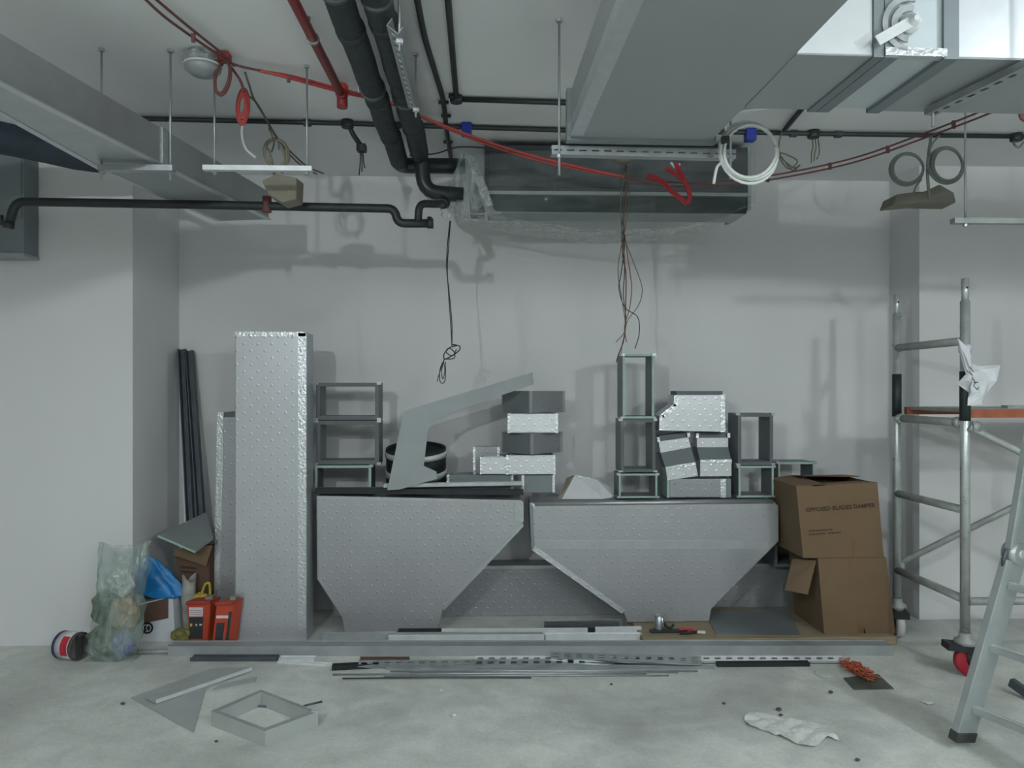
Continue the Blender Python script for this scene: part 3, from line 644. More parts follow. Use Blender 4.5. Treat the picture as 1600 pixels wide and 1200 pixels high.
ribbon([pd(1040, 262, 4.06), pd(1055, 272, 4.05), pd(1066, 280, 4.04)], 0.018, 'red_ribbon', 'ribbon', t)
MB().tube(smooth_path([pd(1048, 254, 4.1), pd(1056, 262, 4.1), pd(1062, 256, 4.1)]), 0.007, 7).build('white_tie', 'white_cable', t)
cable('wire_tuft', 'loose green-grey wires coiled below the right conduit', 'wires',
      [([cz(1222, 205), pd(1217, 225, 4.3), pd(1220, 245, 4.3), pd(1240, 262, 4.3), pd(1250, 258, 4.3)], 0.004, 'wire_green'),
       ([pd(1216, 238, 4.3), pd(1230, 242, 4.3), pd(1246, 252, 4.3), pd(1232, 264, 4.3), pd(1219, 248, 4.3), pd(1214, 236, 4.3)], 0.004, 'dusty_cable'),
       ([pd(1218, 240, 4.3), pd(1226, 252, 4.3), pd(1238, 266, 4.3), pd(1246, 262, 4.3)], 0.004, 'wire_green')], 'wire tufts', partname='wire')
cable('wire_tuft', 'three short dark wires dangling from the right junction box', 'wires',
      [([cz(1269 + k * 4, 211), pd(1270 + k * 5, 230, 4.32), pd(1268 + k * 5 + (k == 2) * 2, 240, 4.32), pd(1268 + k * 4, 255 - k * 3, 4.32)], 0.003, 'wire_green') for k in range(3)], 'wire tufts', partname='wire')
cable('pink_cable_loop', 'small dull pink cable loop at the right edge of the ceiling', 'cable', [([atz(1606, 165, 2.9), pd(1596, 172, 3.8), pd(1597, 184, 3.8), pd(1608, 190, 3.8)], 0.012, 'dusty_red_cable')])
cable('junction_wire', 'grey looped wire under the rightmost junction box', 'wires', [([cz(1584, 219), pd(1585, 226, 4.3), pd(1592, 230, 4.3), pd(1600, 222, 4.3)], 0.006, 'grey_cable')], 'wire tufts', partname='wire')
cable('thin_black_wire', 'thin black wire strung from the black pipes to the plastic wrap', 'wires', [([pd(640, 243, 4.3), pd(680, 240, 4.35), pd(715, 230, 4.4), pd(760, 231, 4.4), pd(800, 236, 4.42)], 0.004, 'wire_black')], partname='wire')
# left pair of drop wires with knot
YD = 4.55
W1 = [at(703, 345, YD), at(699, 385, YD), at(698, 420, YD), at(702, 460, YD), at(706, 505, YD), at(706, 540, YD)]
W2 = [at(704, 345, YD), at(701, 385, YD), at(699, 420, YD), at(701, 462, YD), at(704, 505, YD), at(706, 540, YD)]
kn = lambda L: [at(a, b, YD - 0.01 * (i % 2)) for i, (a, b) in enumerate(L)]
cable('drop_wire', 'black wire hanging from the fan coil end to a knotted coil', 'wires',
      [(W1, 0.0032, 'wire_black'), (W2, 0.0028, 'wire_black'),
       (kn([(706, 538), (718, 541), (717, 548), (706, 556), (695, 561), (694, 553), (703, 543), (714, 540)]), 0.0035, 'wire_black'),
       (kn([(695, 561), (709, 560), (710, 551), (702, 544), (697, 550), (707, 556), (713, 546)]), 0.0032, 'wire_black'),
       (kn([(695, 561), (688, 575), (687, 594), (692, 599), (696, 590), (696, 565)]), 0.0026, 'wire_black'),
       (kn([(694, 561), (690, 580), (692, 592), (695, 580), (693, 563)]), 0.0024, 'wire_black'), (kn([(694, 562), (687, 582), (683, 596)]), 0.0026, 'wire_black')], partname='wire')
YD = 4.42
kk = lambda L: [at(a, b, YD + 0.012 * math.sin(i * 2.1 + L[0][0])) for i, (a, b) in enumerate(L)]
cable('drop_wires', 'bunch of brown, red and green wires hanging below the fan coil', 'wires',
      [(kk([(977, 256), (975, 300), (973, 340), (976, 380), (970, 430), (967, 450), (976, 480), (996, 495), (999, 520), (992, 545)]), 0.0026, 'wire_black'),
       (kk([(979, 258), (980, 300), (972, 345), (973, 400), (978, 430), (977, 500), (975, 530), (966, 555), (963, 566)]), 0.0032, 'wire_brown'),
       (kk([(981, 260), (979, 310), (975, 350), (980, 395), (985, 430), (987, 450), (984, 480), (976, 510), (979, 535)]), 0.0026, 'wire_red'),
       (kk([(978, 262), (970, 310), (972, 360), (986, 400), (1001, 440), (1003, 460), (996, 480), (981, 500), (975, 520), (962, 535)]), 0.0024, 'wire_green'),
       (kk([(980, 258), (984, 300), (978, 350), (968, 400), (966, 430), (972, 470), (977, 510), (971, 545), (972, 555)]), 0.0024, 'wire_green'),
       (kk([(978, 256), (977, 320), (974, 370), (976, 420), (974, 460), (978, 500), (974, 535)]), 0.003, 'wire_brown')], partname='wire')
MB_ = MB().lathe([(0.07, 0), (0.068, -0.012), (0.045, -0.03), (0.0, -0.034)], at(975, 250, 4.2) + V(0, 0, 0.02), UP, 20)
tag(MB_.build('ceiling_detector', 'kraft_dusty'), 'pale round detector under the duct hanger', 'detector')
# foil wrapped smoke detector
t = thing('smoke_detector', 'ceiling smoke detector wrapped in clear plastic near the red loops', 'detector', atz(318, 95, CEIL - 0.05))
c = atz(317, 92, CEIL - 0.03); c.z = CEIL
MB().lathe([(0.06, 0), (0.06, -0.06), (0.078, -0.064), (0.074, -0.08), (0.05, -0.1), (0.0, -0.108)], c, UP, 24).build('body', 'duct_skin', t)
w_ = lump(c + V(0, 0, -0.034), (0.082, 0.078, 0.036), 5, 0.14); w_.build('wrap', 'film_wrap', t)
MB().lathe([(0.076, -0.066), (0.081, -0.060), (0.076, -0.054)], c, UP, 24).build('rim', 'white_cable', t)
MB().box(c + V(0.06, -0.03, -0.045), c + V(0.12, 0.02, -0.005)).build('red_base', 'red_pipe', t, 0.008)

# ================================================================ duct parts stacked by the wall
ZT1 = at(600, 775, 4.74).z; ZT2 = at(1000, 784, 4.76).z
def tall_ducts():
    a = at(367, 1005, 4.61); b = at(478, 1005, 4.61); zt = at(420, 519, 4.61).z
    t = thing('upright_duct', 'tall silver foil duct standing upright, the highest one', 'duct', ((a.x + b.x) / 2, 4.7, 0), 'upright ducts by the left corner')
    MB().box((a.x, 4.61, 0), (b.x, 4.81, zt)).build('body', 'foil_lit', t, 0.005)
    MB().box((b.x - 0.045, 4.606, 0.0), (b.x + 0.002, 4.61, zt - 0.005)).build('edge_tape', 'tape', t)
    MB().box((b.x, 4.607, 0.0), (b.x + 0.003, 4.63, zt - 0.005)).build('edge_tape', 'tape', t)
    MB().box((a.x, 4.606, zt - 0.025), (b.x, 4.61, zt + 0.002)).build('edge_tape', 'tape', t)
    a = at(334, 1000, 4.86); zt = at(350, 644, 4.86).z
    t = thing('upright_duct', 'shorter dimpled foil duct standing behind the tall upright one', 'duct', (a.x + 0.18, 4.95, 0), 'upright ducts by the left corner')
    q = [V(a.x, 4.86, 0), V(a.x + 0.36, 4.86, 0), V(a.x + 0.36, 5.06, 0), V(a.x, 5.06, 0)]
    MB().hexa(q + [p + V(0.025, 0.0, zt - 0.03) for p in q]).build('body', 'foil', t, 0.005)
    MB().hexa([p + V(0.06 if i in (0, 3) else 0.025, 0.004 if i < 2 else 0, zt - 0.031) for i, p in enumerate(q)] + [p + V(0.06 if i in (0, 3) else 0.025, 0.004 if i < 2 else 0, zt) for i, p in enumerate(q)]).build('inner_rim', 'board_dark', t)
    MB().hexa([V(a.x - 0.003, 4.857, 0), V(a.x + 0.035, 4.857, 0), V(a.x + 0.035, 4.86, 0), V(a.x - 0.003, 4.86, 0)] + [V(a.x + 0.022, 4.857, zt), V(a.x + 0.06, 4.857, zt), V(a.x + 0.06, 4.86, zt), V(a.x + 0.022, 4.86, zt)]).build('edge_tape', 'tape', t)
tall_ducts()
def hopper(label, px, Y, Yb, m, tape):
    poly = [at(a, b, Y) for a, b in px]
    for p in poly: p.z = max(p.z, 0.052 if poly[0].x > 0 else 0.0)
    c = sum(poly, V(0, 0, 0)) / len(poly); zmin = min(p.z for p in poly)
    t = thing('duct_reducer', label, 'duct', (c.x, (Y + Yb) / 2, zmin), 'tapered duct reducers standing by the wall')
    MB().prism(poly, V(0, Yb - Y, 0)).build('body', m, t, 0.006)
    return t, poly
t, poly = hopper('left tapered foil duct reducer with steel strips lying on top', [(494, 775), (816, 782), (818, 820), (692, 952), (684, 990), (538, 990), (534, 966), (495, 905)], 4.74, 5.05, 'foil', True)
p0, p1, p2 = poly[0], poly[1], poly[2]
MB().bar(p0 + V(0.005, -0.002, -0.008), p1 + V(-0.005, -0.002, -0.008), 0.004, 0.02).build('top_tape', 'foil_plain', t)
MB().bar(p2 + V(-0.005, -0.002, 0), poly[3] + V(0, -0.002, 0), 0.004, 0.02, V(0.7, 0, 0.7)).build('edge_tape', 'foil_plain', t)
MB().box((p1.x - 0.05, 4.733, p1.z - 0.13), (p1.x + 0.008, 4.74, p1.z - 0.005)).build('corner_patch', 'foil_plain', t)
t, poly = hopper('right tapered foil duct reducer with a rounded bright top edge', [(829, 786), (1208, 782), (1217, 790), (1217, 846), (1112, 952), (1108, 985), (980, 985), (974, 956), (832, 856)], 4.76, 5.06, 'foil', True)
MB().tube([poly[0] + V(0.02, 0.004, -0.006), poly[1] + V(0, 0.004, -0.006)], 0.014, 12).build('rolled_edge', 'foil_plain', t)
MB().bar(at(838, 851, 4.757), at(1200, 851, 4.757), 0.003, 0.055).build('seam_tape', 'foil_plain', t)
MB().bar(poly[-1] + V(0.004, -0.003, 0), poly[-2] + V(0, -0.003, 0), 0.006, 0.03, V(-0.6, 0, 0.8)).build('edge_tape', 'tape', t)
MB().bar(poly[0] + V(0.003, 0, 0), poly[-1] + V(0.003, 0, 0), 0.012, 0.02, V(1, 0, 0)).build('edge_tape', 'duct_band', t)
MB().prism([poly[0] + V(-0.004, -0.012, 0.005), poly[0] + V(0.025, -0.012, -0.035), poly[0] + V(0.025, -0.012, -0.005)], V(0, 0.012, 0)).build('corner_fold', 'foil_bright', t)
# duct lying along the wall behind the reducers
a = at(520, 960, 5.10); b = at(1246, 960, 5.10); zt = 0.335
t = thing('lying_duct', 'long foil duct lying along the wall behind the two tapered reducers', 'duct', ((a.x + b.x) / 2, 5.19, 0))
MB().box((a.x, 5.10, 0), (0.95, 5.285, zt)).build('section', 'foil_dull', t, 0.004)
MB().box((0.955, 5.10, 0), (b.x, 5.285, zt - 0.003)).build('section', 'foil_dull', t, 0.004)
MB().box((0.93, 5.096, 0), (0.975, 5.10, zt)).build('joint_tape', 'foil_plain', t)
MB().box((a.x, 5.097, zt - 0.02), (b.x, 5.10, zt + 0.001)).build('edge_tape', 'foil_plain', t)
# dark long channels leaning in the corner
for i, (pt, pb, m, lab, w_) in enumerate((((286.5, 546), (303, 880), 'steel_dark', 'left dark steel channel leaning in the corner', 0.04), ((298, 548), (321, 880), 'steel_dark', 'right dark steel channel leaning in the corner', 0.04), ((282, 575), (291, 850), 'galv_light', 'thin pale strip leaning beside the dark channels', 0.012))):
    top = at(*pt, 5.27 - 0.01 * i); bot = at(*pb, 5.08); dd = (bot - top).normalized(); bot = top + dd * (top.z / -dd.z)
    t = thing('leaning_channel', lab, 'channel', bot, 'channels leaning in the corner')
    MB().bar(bot, top, w_, 0.012, V(0, 1, 0)).build('web', m, t)
    if w_ > 0.02:
        for s in (-1, 1): MB().bar(bot + V(s * w_ / 2, -0.02, 0), top + V(s * w_ / 2, -0.02, 0), 0.006, 0.045, V(0, 1, 0)).build('flange', m, t)
# ---------------------------------------------------------------- open frames (short duct pieces)
def frame(label, x0, y0, x1, y1, Y, D, th, edge, inner='board_inner', group='open duct frames stacked on the reducers', zfix=None, corners=True):
    a = at(x0, y1, Y); b = at(x1, y0, Y); z0, z1 = a.z, b.z
    if zfix is not None: z1 += zfix - z0 if False else 0; z0 = zfix
    t = thing('duct_sleeve', label, 'duct sleeve', ((a.x + b.x) / 2, Y + D / 2, z0), group)
    x0, x1 = a.x, b.x; e = 0.004
    for nm, p, q in (('top_panel', (x0, Y + e, z1 - th), (x1, Y + D, z1)), ('bottom_panel', (x0, Y + e, z0), (x1, Y + D, z0 + th)),
                     ('side_panel', (x0, Y + e, z0 + th), (x0 + th, Y + D, z1 - th)), ('side_panel', (x1 - th, Y + e, z0 + th), (x1, Y + D, z1 - th))):
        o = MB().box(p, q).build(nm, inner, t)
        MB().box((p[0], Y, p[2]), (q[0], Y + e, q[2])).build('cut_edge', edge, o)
    if corners:
        for sx in (x0, x1):
            for sz in (z0, z1):
                MB().box((sx - 0.012, Y - 0.004, sz - 0.012 if sz > z0 else sz), (sx + 0.012, Y + 0.05, sz + 0.004 if sz > z0 else sz + 0.012)).build('corner_tape', 'foil_plain', t)
    return t, z0, z1
Yf = 4.84
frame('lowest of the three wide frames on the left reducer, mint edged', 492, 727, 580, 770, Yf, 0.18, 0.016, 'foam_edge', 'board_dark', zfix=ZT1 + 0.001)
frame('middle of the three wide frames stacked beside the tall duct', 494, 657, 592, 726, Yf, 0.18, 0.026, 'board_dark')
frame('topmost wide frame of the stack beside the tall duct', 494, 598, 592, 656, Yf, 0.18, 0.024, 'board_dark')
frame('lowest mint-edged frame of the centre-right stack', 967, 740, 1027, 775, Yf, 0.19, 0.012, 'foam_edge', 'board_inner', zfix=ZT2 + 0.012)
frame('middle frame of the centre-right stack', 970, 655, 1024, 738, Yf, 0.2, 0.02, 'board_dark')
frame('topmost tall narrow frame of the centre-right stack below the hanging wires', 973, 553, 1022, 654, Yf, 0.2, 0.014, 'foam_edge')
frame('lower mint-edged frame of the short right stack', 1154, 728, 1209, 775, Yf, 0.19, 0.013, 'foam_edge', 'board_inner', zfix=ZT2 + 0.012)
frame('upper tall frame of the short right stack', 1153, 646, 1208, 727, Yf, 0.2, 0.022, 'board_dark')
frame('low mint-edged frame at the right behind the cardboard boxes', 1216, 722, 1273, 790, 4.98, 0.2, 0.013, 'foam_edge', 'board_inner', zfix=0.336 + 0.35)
a = at(1212, 800, 4.98); b = at(1275, 800, 4.98)
t = thing('duct_sleeve', 'lower duct piece under the low mint-edged frame, left of the cardboard boxes', 'duct sleeve', ((a.x + b.x) / 2, 5.1, 0.336), 'open duct frames stacked on the reducers')
for nm, p, q in (('side_panel', (a.x, 5.0, 0.336), (a.x + 0.02, 5.28, 0.686)), ('side_panel', (b.x - 0.02, 5.0, 0.336), (b.x, 5.28, 0.686)), ('top_panel', (a.x + 0.02, 5.0, 0.666), (b.x - 0.02, 5.28, 0.686)), ('bottom_panel', (a.x + 0.02, 5.0, 0.336), (b.x - 0.02, 5.28, 0.356))):
    MB().box(p, q).build(nm, 'board_inner', t)
# ---------------------------------------------------------------- stacked foil boxes in the middle
def boxpiece(label, px0, py0, px1, py1, Y, D, m, ang=0.0, m2='foil_plain', name='foil_box', z0=None, split=None):
    a = at(px0, py1, Y); b = at(px1, py0, Y); c = (a + b) / 2; w_ = b.x - a.x; h = b.z - a.z; zz = a.z if z0 is None else z0; h = b.z - zz
    t = thing(name, label, 'duct piece', (c.x, Y + D / 2, zz), 'foil duct pieces stacked in the middle')
    ca, sa = abs(math.cos(ang)), abs(math.sin(ang)); ww = (w_ - D * sa) / ca if ang else w_
    M = Matrix.Translation(V(c.x, Y + (D * ca + ww * sa) / 2, zz)) @ Matrix.Rotation(ang, 4, 'Z')
    th = 0.014; p = lambda *q: V(*q)
    x, y = ww / 2, D / 2
    MB().box((-x, -y, 0), (x, -y + th, h), M).build('front_panel', m, t, 0.003)
    MB().box((-x, y - th, 0), (x, y, h), M).build('back_panel', m, t, 0.003)
    MB().box((-x, -y + th, 0), (-x + th, y - th, h), M).build('side_panel', m2, t)
    MB().box((x - th, -y + th, 0), (x, y - th, h), M).build('side_panel', m2, t)
    for s in (-1, 1): MB().box((s * x - 0.008, -y - 0.003, 0.0), (s * x + 0.008, -y + 0.01, h), M).build('corner_tape', 'tape', t)
    return t
ZM = max(ZT1, ZT2) + 0.001
boxpiece('grey duct piece at the foot of the middle stack', 817, 742, 865, 778, 4.85, 0.15, 'board_inner', 0, 'foil_plain', z0=ZM)
boxpiece('crinkled bright foil duct piece, fourth from the top of the middle stack', 793, 711, 866, 741.5, 4.82, 0.16, 'foil_bright')
boxpiece('grey corner-on duct piece, third from the top of the middle stack', 785, 677, 882, 710.5, 4.78, 0.27, 'foil_dull', 0.75, 'board_inner')
boxpiece('pale dimpled duct piece, second from the top of the middle stack', 795, 646, 870, 676.5, 4.82, 0.17, 'foil_bright')
boxpiece('topmost grey corner-on duct piece of the middle stack', 785, 611, 886, 645.5, 4.78, 0.27, 'foil_dull', 0.72, 'board_inner')
ZL = at(740, 741, 4.85).z
boxpiece('low duct piece left of the middle stack holding up two foil boxes', 700, 741.5, 800, 770, 4.86, 0.17, 'board_inner', 0, 'foil_plain', z0=ZT1 + 0.001)
boxpiece('small bright foil box left of the middle stack', 752, 714, 791, 741, 4.83, 0.10, 'foil_bright')
boxpiece('small dull foil box tucked behind the bright one', 741, 698, 779, 741, 4.94, 0.09, 'foil_dull')
# round collar
c = at(648, 727, 4.90); r_ = 0.205
t = thing('round_collar', 'black and silver round duct collar lying behind the bent grey sheet', 'duct collar', c)
zc0 = at(648, 757, 4.75).z + 0.012; cc = V(c.x, 5.03, ZT1 + 0.04)
tilt = (0.0, -0.16, 1)
def ring(z0, z1, ro, ri, m, nm): MB().lathe([(ri, z0), (ro, z0), (ro, z1), (ri, z1), (ri, z0)], cc, tilt, 40).build(nm, m, t)
ring(0.0, 0.06, 0.195, 0.187, 'slot_black', 'lower_band'); ring(0.06, 0.10, 0.198, 0.188, 'galv_light', 'steel_band'); ring(0.10, 0.19, 0.193, 0.186, 'slot_black', 'middle_band')
ring(0.19, 0.225, 0.199, 0.188, 'galv_light', 'steel_band'); ring(0.225, 0.24, 0.194, 0.187, 'slot_black', 'top_rim')
# bent grey sheet (flat elbow side)
px = [(605, 766), (608, 752), (631, 642), (831, 582), (832, 601), (695, 648), (669, 670), (662, 728), (682, 737), (683, 748), (624, 765)]
pl = [at(a, b, 4.765 + 0.0) for a, b in px]
yb = lambda z: 4.735 + 0.04 * (z - 0.85) / 0.6
pl = [at(a, b, 4.70 + 0.085 * (766 - b) / 184) for a, b in px]
t = thing('sheet_cutout', 'flat grey elbow-shaped sheet leaning against the middle stack', 'sheet', pl[0])
MB().prism(pl, V(0, 0.012, 0)).build('sheet', 'sheet_grey', t)
MB().bar(pl[3] + V(0, -0.001, 0), pl[4] + V(0, -0.001, 0), 0.01, 0.004, V(0, 1, 0)).build('raw_edge', 'duct_band', t)
# strips lying on the left reducer
def strip(label, p0, p1, w_, h, m, name='steel_strip', group='steel strips on the left reducer', up=UP, cat='strip', lips=True):
    t = thing(name, label, cat, (p0 + p1) / 2, group)
    MB().bar(p0, p1, w_, h, up).build('web', m, t)
    if lips:
        d = (p1 - p0).normalized(); sd = d.cross(up).normalized(); u = sd.cross(d)
        for s in (-1, 1): MB().bar(p0 + sd * s * (w_ / 2 - 0.001) + u * (h / 2 + 0.004), p1 + sd * s * (w_ / 2 - 0.001) + u * (h / 2 + 0.004), 0.003, 0.012, u).build('lip', m, t)
    return t
strip('dark steel channel along the front of the left reducer top', at(493, 768, 4.765), at(818, 770, 4.77) , 0.045, 0.022, 'slot_black')
strip('shiny steel strip lying tilted on the left reducer', at(600, 768, 4.757) + V(0, 0, 0.032), at(815, 760, 4.765) + V(0, 0, 0.016), 0.045, 0.012, 'galv')
strip('mirror-bright steel strip behind the tilted one', at(494, 766, 4.815), at(760, 765, 4.815), 0.04, 0.014, 'steel_dark')
# bent foil offcut lying on right reducer
P = lambda a, b, y: at(a, b, y)
zz = ZT2 + 0.014
f0 = [P(877, 774, 4.80), P(897, 743, 4.93), P(905, 745, 4.93), P(885, 777, 4.80)]
t = thing('foil_offcut', 'bent bright foil offcut lying on the right reducer', 'foil offcut', P(915, 775, 4.82))
A0, A1, A2 = V(P(878, 775, 4.8).x, 4.80, zz), V(P(940, 778, 4.8).x, 4.79, zz), V(P(957, 770, 4.8).x, 4.80, zz + 0.01)
B0, B1, B2 = P(897, 745, 4.92), P(932, 752, 4.92), P(957, 765, 4.92)
th = V(0, 0.012, 0.010)
MB().hexa([A0, A1, A1 + th, A0 + th, B0, B1, B1 + th, B0 + th]).build('front_fold', 'foil_white', t)
MB().hexa([A1, A2, A2 + th, A1 + th, B1, B2, B2 + th, B1 + th]).build('end_fold', 'foil_white', t)
MB().hexa([A0 + V(-0.02, 0.0, 0), A0, A0 + th, A0 + th + V(-0.02, 0, 0), B0 + V(-0.045, 0.02, -0.02), B0, B0 + th, B0 + th + V(-0.045, 0.02, -0.02)]).build('side_fold', 'kraft_dusty', t)
MB().bar(B0 + th, B1 + th, 0.02, 0.004).build('tape', 'tape', t)
# fittings on right reducer
Yg = 4.84
gb = lambda L, Y=Yg: [at(a, b, Y) for a, b in L]
t = thing('duct_base_piece', 'dull foil duct piece at the foot of the three tapered fittings', 'duct piece', at(1092, 775, Yg), 'foil fittings stacked on the right reducer')
a = at(1046, 775, Yg); b = at(1134, 748, Yg)
MB().box((a.x, Yg, ZT2 + 0.012), (b.x, Yg + 0.19, b.z)).build('body', 'foil_dull', t, 0.006)
MB().box((b.x, Yg + 0.004, ZT2 + 0.012), (b.x + 0.035, Yg + 0.19, b.z)).build('end_panel', 'board_inner', t)
MB().box((b.x - 0.035, Yg - 0.003, ZT2 + 0.012), (b.x, Yg, b.z)).build('tape', 'tape', t)
MB().box((a.x - 0.014, Yg + 0.004, ZT2 + 0.012), (a.x, Yg + 0.19, b.z)).build('end_panel', 'foam_edge', t)
zb_ = b.z
def fitting(label, top, mid1, mid2, bot, lean, shadow_side):
    """tapered end box: upper front, sloping middle step coming forward, lower front"""
    t = thing('duct_fitting', label, 'duct fitting', at(*bot[0], Yg), 'foil fittings stacked on the right reducer')
    tl, tr = top; al, ar = mid1; bl, br = mid2; cl, cr = bot; yu, yl = Yg + 0.07, Yg + 0.0
    U = [at(*tl, yu), at(*tr, yu)]; Mid = [at(*al, yu), at(*ar, yu)]; Lo = [at(*bl, yl), at(*br, yl)]; Bt = [at(*cl, yl), at(*cr, yl)]
    bk = V(0, 0.12, 0)
    def slab(a, b, c, d, e, nm, m): return MB().hexa([d, c, c + e, d + e, a, b, b + e, a + e]).build(nm, m, t, 0.002)
    slab(U[0], U[1], Mid[1], Mid[0], V(0, 0.1, 0), 'upper_panel', 'foil_bright')
    slab(Mid[0], Mid[1], Lo[1], Lo[0], V(0, 0.1, 0), 'sloping_panel', 'board_inner')
    slab(Lo[0], Lo[1], Bt[1], Bt[0], V(0, 0.1, 0), 'lower_panel', 'foil_bright')
    e = V(0, -0.003, 0)
    MB().bar(Lo[0] + e, Lo[1] + e, 0.005, 0.02).build('edge_tape', 'tape', t)
    ins = (U[1] - U[0]) * 0.06; up = (U[0] - Mid[0]).normalized() * 0.05
    MB().hexa([U[0] + ins, U[1] - ins, U[1] - ins + V(0, 0.1, 0), U[0] + ins + V(0, 0.1, 0)] + [p + up * 0.7 + V(0, 0.01, 0) for p in (U[0] + ins, U[1] - ins, U[1] - ins + V(0, 0.09, 0), U[0] + ins + V(0, 0.09, 0))]).build('inner_collar', 'board_dark', t)
    for k, p in enumerate((U[0], U[1])):
        MB().bar(p + V(0, 0.004, 0), p + up * 0.6 + V(0, 0.004, 0), 0.03, 0.018, V(1, 0, 0)).build('corner_tab', 'tape', t)
    return t
fitting('left of two tapered foil fittings, tilted', ((1029, 690), (1076, 683)), ((1032, 708), (1080, 699)), ((1040, 732), (1087, 724)), ((1043, 751), (1091, 744)), 0, 0)
fitting('right of two tapered foil fittings, upright', ((1089, 684), (1138, 684)), ((1089, 699), (1138, 699)), ((1094, 721), (1143, 720)), ((1094, 744.5), (1143, 744)), 0, 0)
t = thing('duct_fitting', 'topmost foil fitting with a sloping left shoulder and bright dots', 'duct fitting', at(1085, 675, Yg), 'foil fittings stacked on the right reducer')
pl = gb([(1030, 673), (1031, 650), (1053, 633), (1054, 617), (1132, 617), (1133, 675)])
MB().prism(pl, V(0, 0.18, 0)).build('body', 'foil_bright', t, 0.003)
rim = gb([(1057, 617), (1057, 611), (1129, 611), (1129, 617)], Yg + 0.006); MB().prism(rim, V(0, 0.16, 0)).build('inner_collar', 'board_dark', t)
for (a, b) in ((0, 1), (1, 2), (2, 3), (4, 5)):
    q0, q1 = pl[a], pl[b]; cx = (pl[0] + pl[4]) / 2; nn = (cx - (q0 + q1) / 2).normalized() * 0.014
    MB().bar(q0 + nn + V(0, -0.002, 0), q1 + nn + V(0, -0.002, 0), 0.003, 0.03, (q1 - q0).cross(V(0, 1, 0))).build('edge_tape', 'tape', t)

# ================================================================ cardboard boxes and board
a = at(1005, 995, 4.44); b = at(1402, 995, 4.44)
t = tag(MB().box((a.x, 4.44, 0.0), (b.x, 5.09, 0.05)).build('wooden_board', 'wood', None, 0.004), 'pale wooden board on the floor under the cardboard boxes', 'board')
tag(MB().prism([V(at(1112, 965, 4.8).x, 4.98, 0.051), V(at(1120, 965, 4.5).x, 4.50, 0.051), V(at(1245, 965, 4.52).x, 4.47, 0.051), V(at(1236, 965, 5.0).x, 5.05, 0.051)], V(0, 0, 0.004)).build('grey_sheet', 'sheet_grey'), 'flat grey sheet lying on the wooden board', 'sheet')
def carton(label, fl, D, name='cardboard_box', dark='cardboard_side', top_open=True, Yc=4.5, zmin=None):
    """fl: front corners px (bl, br, tr, tl)"""
    bl, br, tr, tl = [at(a, b, Yc) for a, b in fl]
    if zmin is not None: bl.z = br.z = zmin
    t = thing(name, label, 'cardboard box', (bl + br) / 2, 'cardboard boxes stacked by the scaffold')
    B = V(-0.01, D, 0); th = 0.007; n = V(0, th, 0)
    MB().hexa([bl, br, br + n, bl + n, tl, tr, tr + n, tl + n]).build('front_panel', 'cardboard', t)
    MB().hexa([bl + n, bl + n + V(th, 0, 0), bl + B + V(th, 0, 0), bl + B, tl + n, tl + n + V(th, 0, 0), tl + B + V(th, 0, 0), tl + B]).build('side_panel', dark, t)
    MB().hexa([br + n - V(th, 0, 0), br + n, br + B, br + B - V(th, 0, 0), tr + n - V(th, 0, 0), tr + n, tr + B, tr + B - V(th, 0, 0)]).build('side_panel', dark, t)
    MB().hexa([bl + B, br + B, br + B + n, bl + B + n, tl + B, tr + B, tr + B + n, tl + B + n]).build('back_panel', dark, t)
    up = V(0, 0, th); MB().hexa([bl + n, br + n, br + B, bl + B, bl + n + up, br + n + up, br + B + up, bl + B + up]).build('bottom_panel', dark, t)
    return t, bl, br, tr, tl, B
t, bl, br, tr, tl, B = carton('lower cardboard box with a torn flap folded out at its left', [(1288, 988), (1399, 991), (1385, 873), (1278, 874)], 0.41, zmin=0.051)
zlo = max(tl.z, tr.z)
up = V(0, 0, 0.006)
MB().hexa([tl, tr, tr + B * 0.5, tl + B * 0.5] + [p + up for p in (tl, tr, tr + B * 0.5, tl + B * 0.5)]).build('top_flap', 'cardboard', t)
MB().hexa([tl + B * 0.5, tr + B * 0.5, tr + B, tl + B] + [p + up for p in (tl + B * 0.5, tr + B * 0.5, tr + B, tl + B)]).build('top_flap', 'cardboard', t)
f = [at(1226, 922, 4.52), at(1262, 929, 4.42), at(1275, 876, 4.51), at(1238, 873, 4.62)]
MB().prism(f, V(0.004, 0.004, 0.0)).build('side_flap', 'cardboard_side', t)
def tape_px(pts, t, Y=4.5, m='packing_tape', nm='packing_tape'): MB().prism([at(a, b, Y - 0.0015) for a, b in pts], V(0, 0.0012, 0)).build(nm, m, t)
tape_px([(1326, 874), (1338, 874), (1337, 885), (1327, 885)], t); tape_px([(1340, 974), (1350, 974), (1352, 990), (1341, 990)], t); tape_px([(1350, 982), (1362, 984), (1364, 990), (1350, 990)], t, m='cardboard')
t, bl, br, tr, tl, B = carton('upper cardboard box printed OPPOSED BLADES DAMPER, top flaps ajar', [(1255, 872), (1381, 869), (1371, 755), (1244, 761)], 0.42, zmin=zlo + 0.008)
fl1 = [tl, tl + B * 0.98, tl.lerp(tr, 0.42) + B * 0.98 + V(0, 0, 0.0), tl.lerp(tr, 0.30) + V(0, 0.01, -0.0)]
MB().hexa([tl, tl.lerp(tr, 0.36) + V(0, 0, 0.002), tl.lerp(tr, 0.36) + B + V(0, 0, 0.012), tl + B] + [p + up for p in (tl, tl.lerp(tr, 0.36) + V(0, 0, 0.002), tl.lerp(tr, 0.36) + B + V(0, 0, 0.012), tl + B)]).build('top_flap', 'cardboard', t)
q = [tl.lerp(tr, 0.28) + V(0, 0.22, 0.035), tr + V(-0.004, 0.22, 0.012), tr + B, tl.lerp(tr, 0.28) + B + V(0, 0, 0.01)]
MB().hexa(q + [p + up for p in q]).build('top_flap', 'cardboard_side', t)
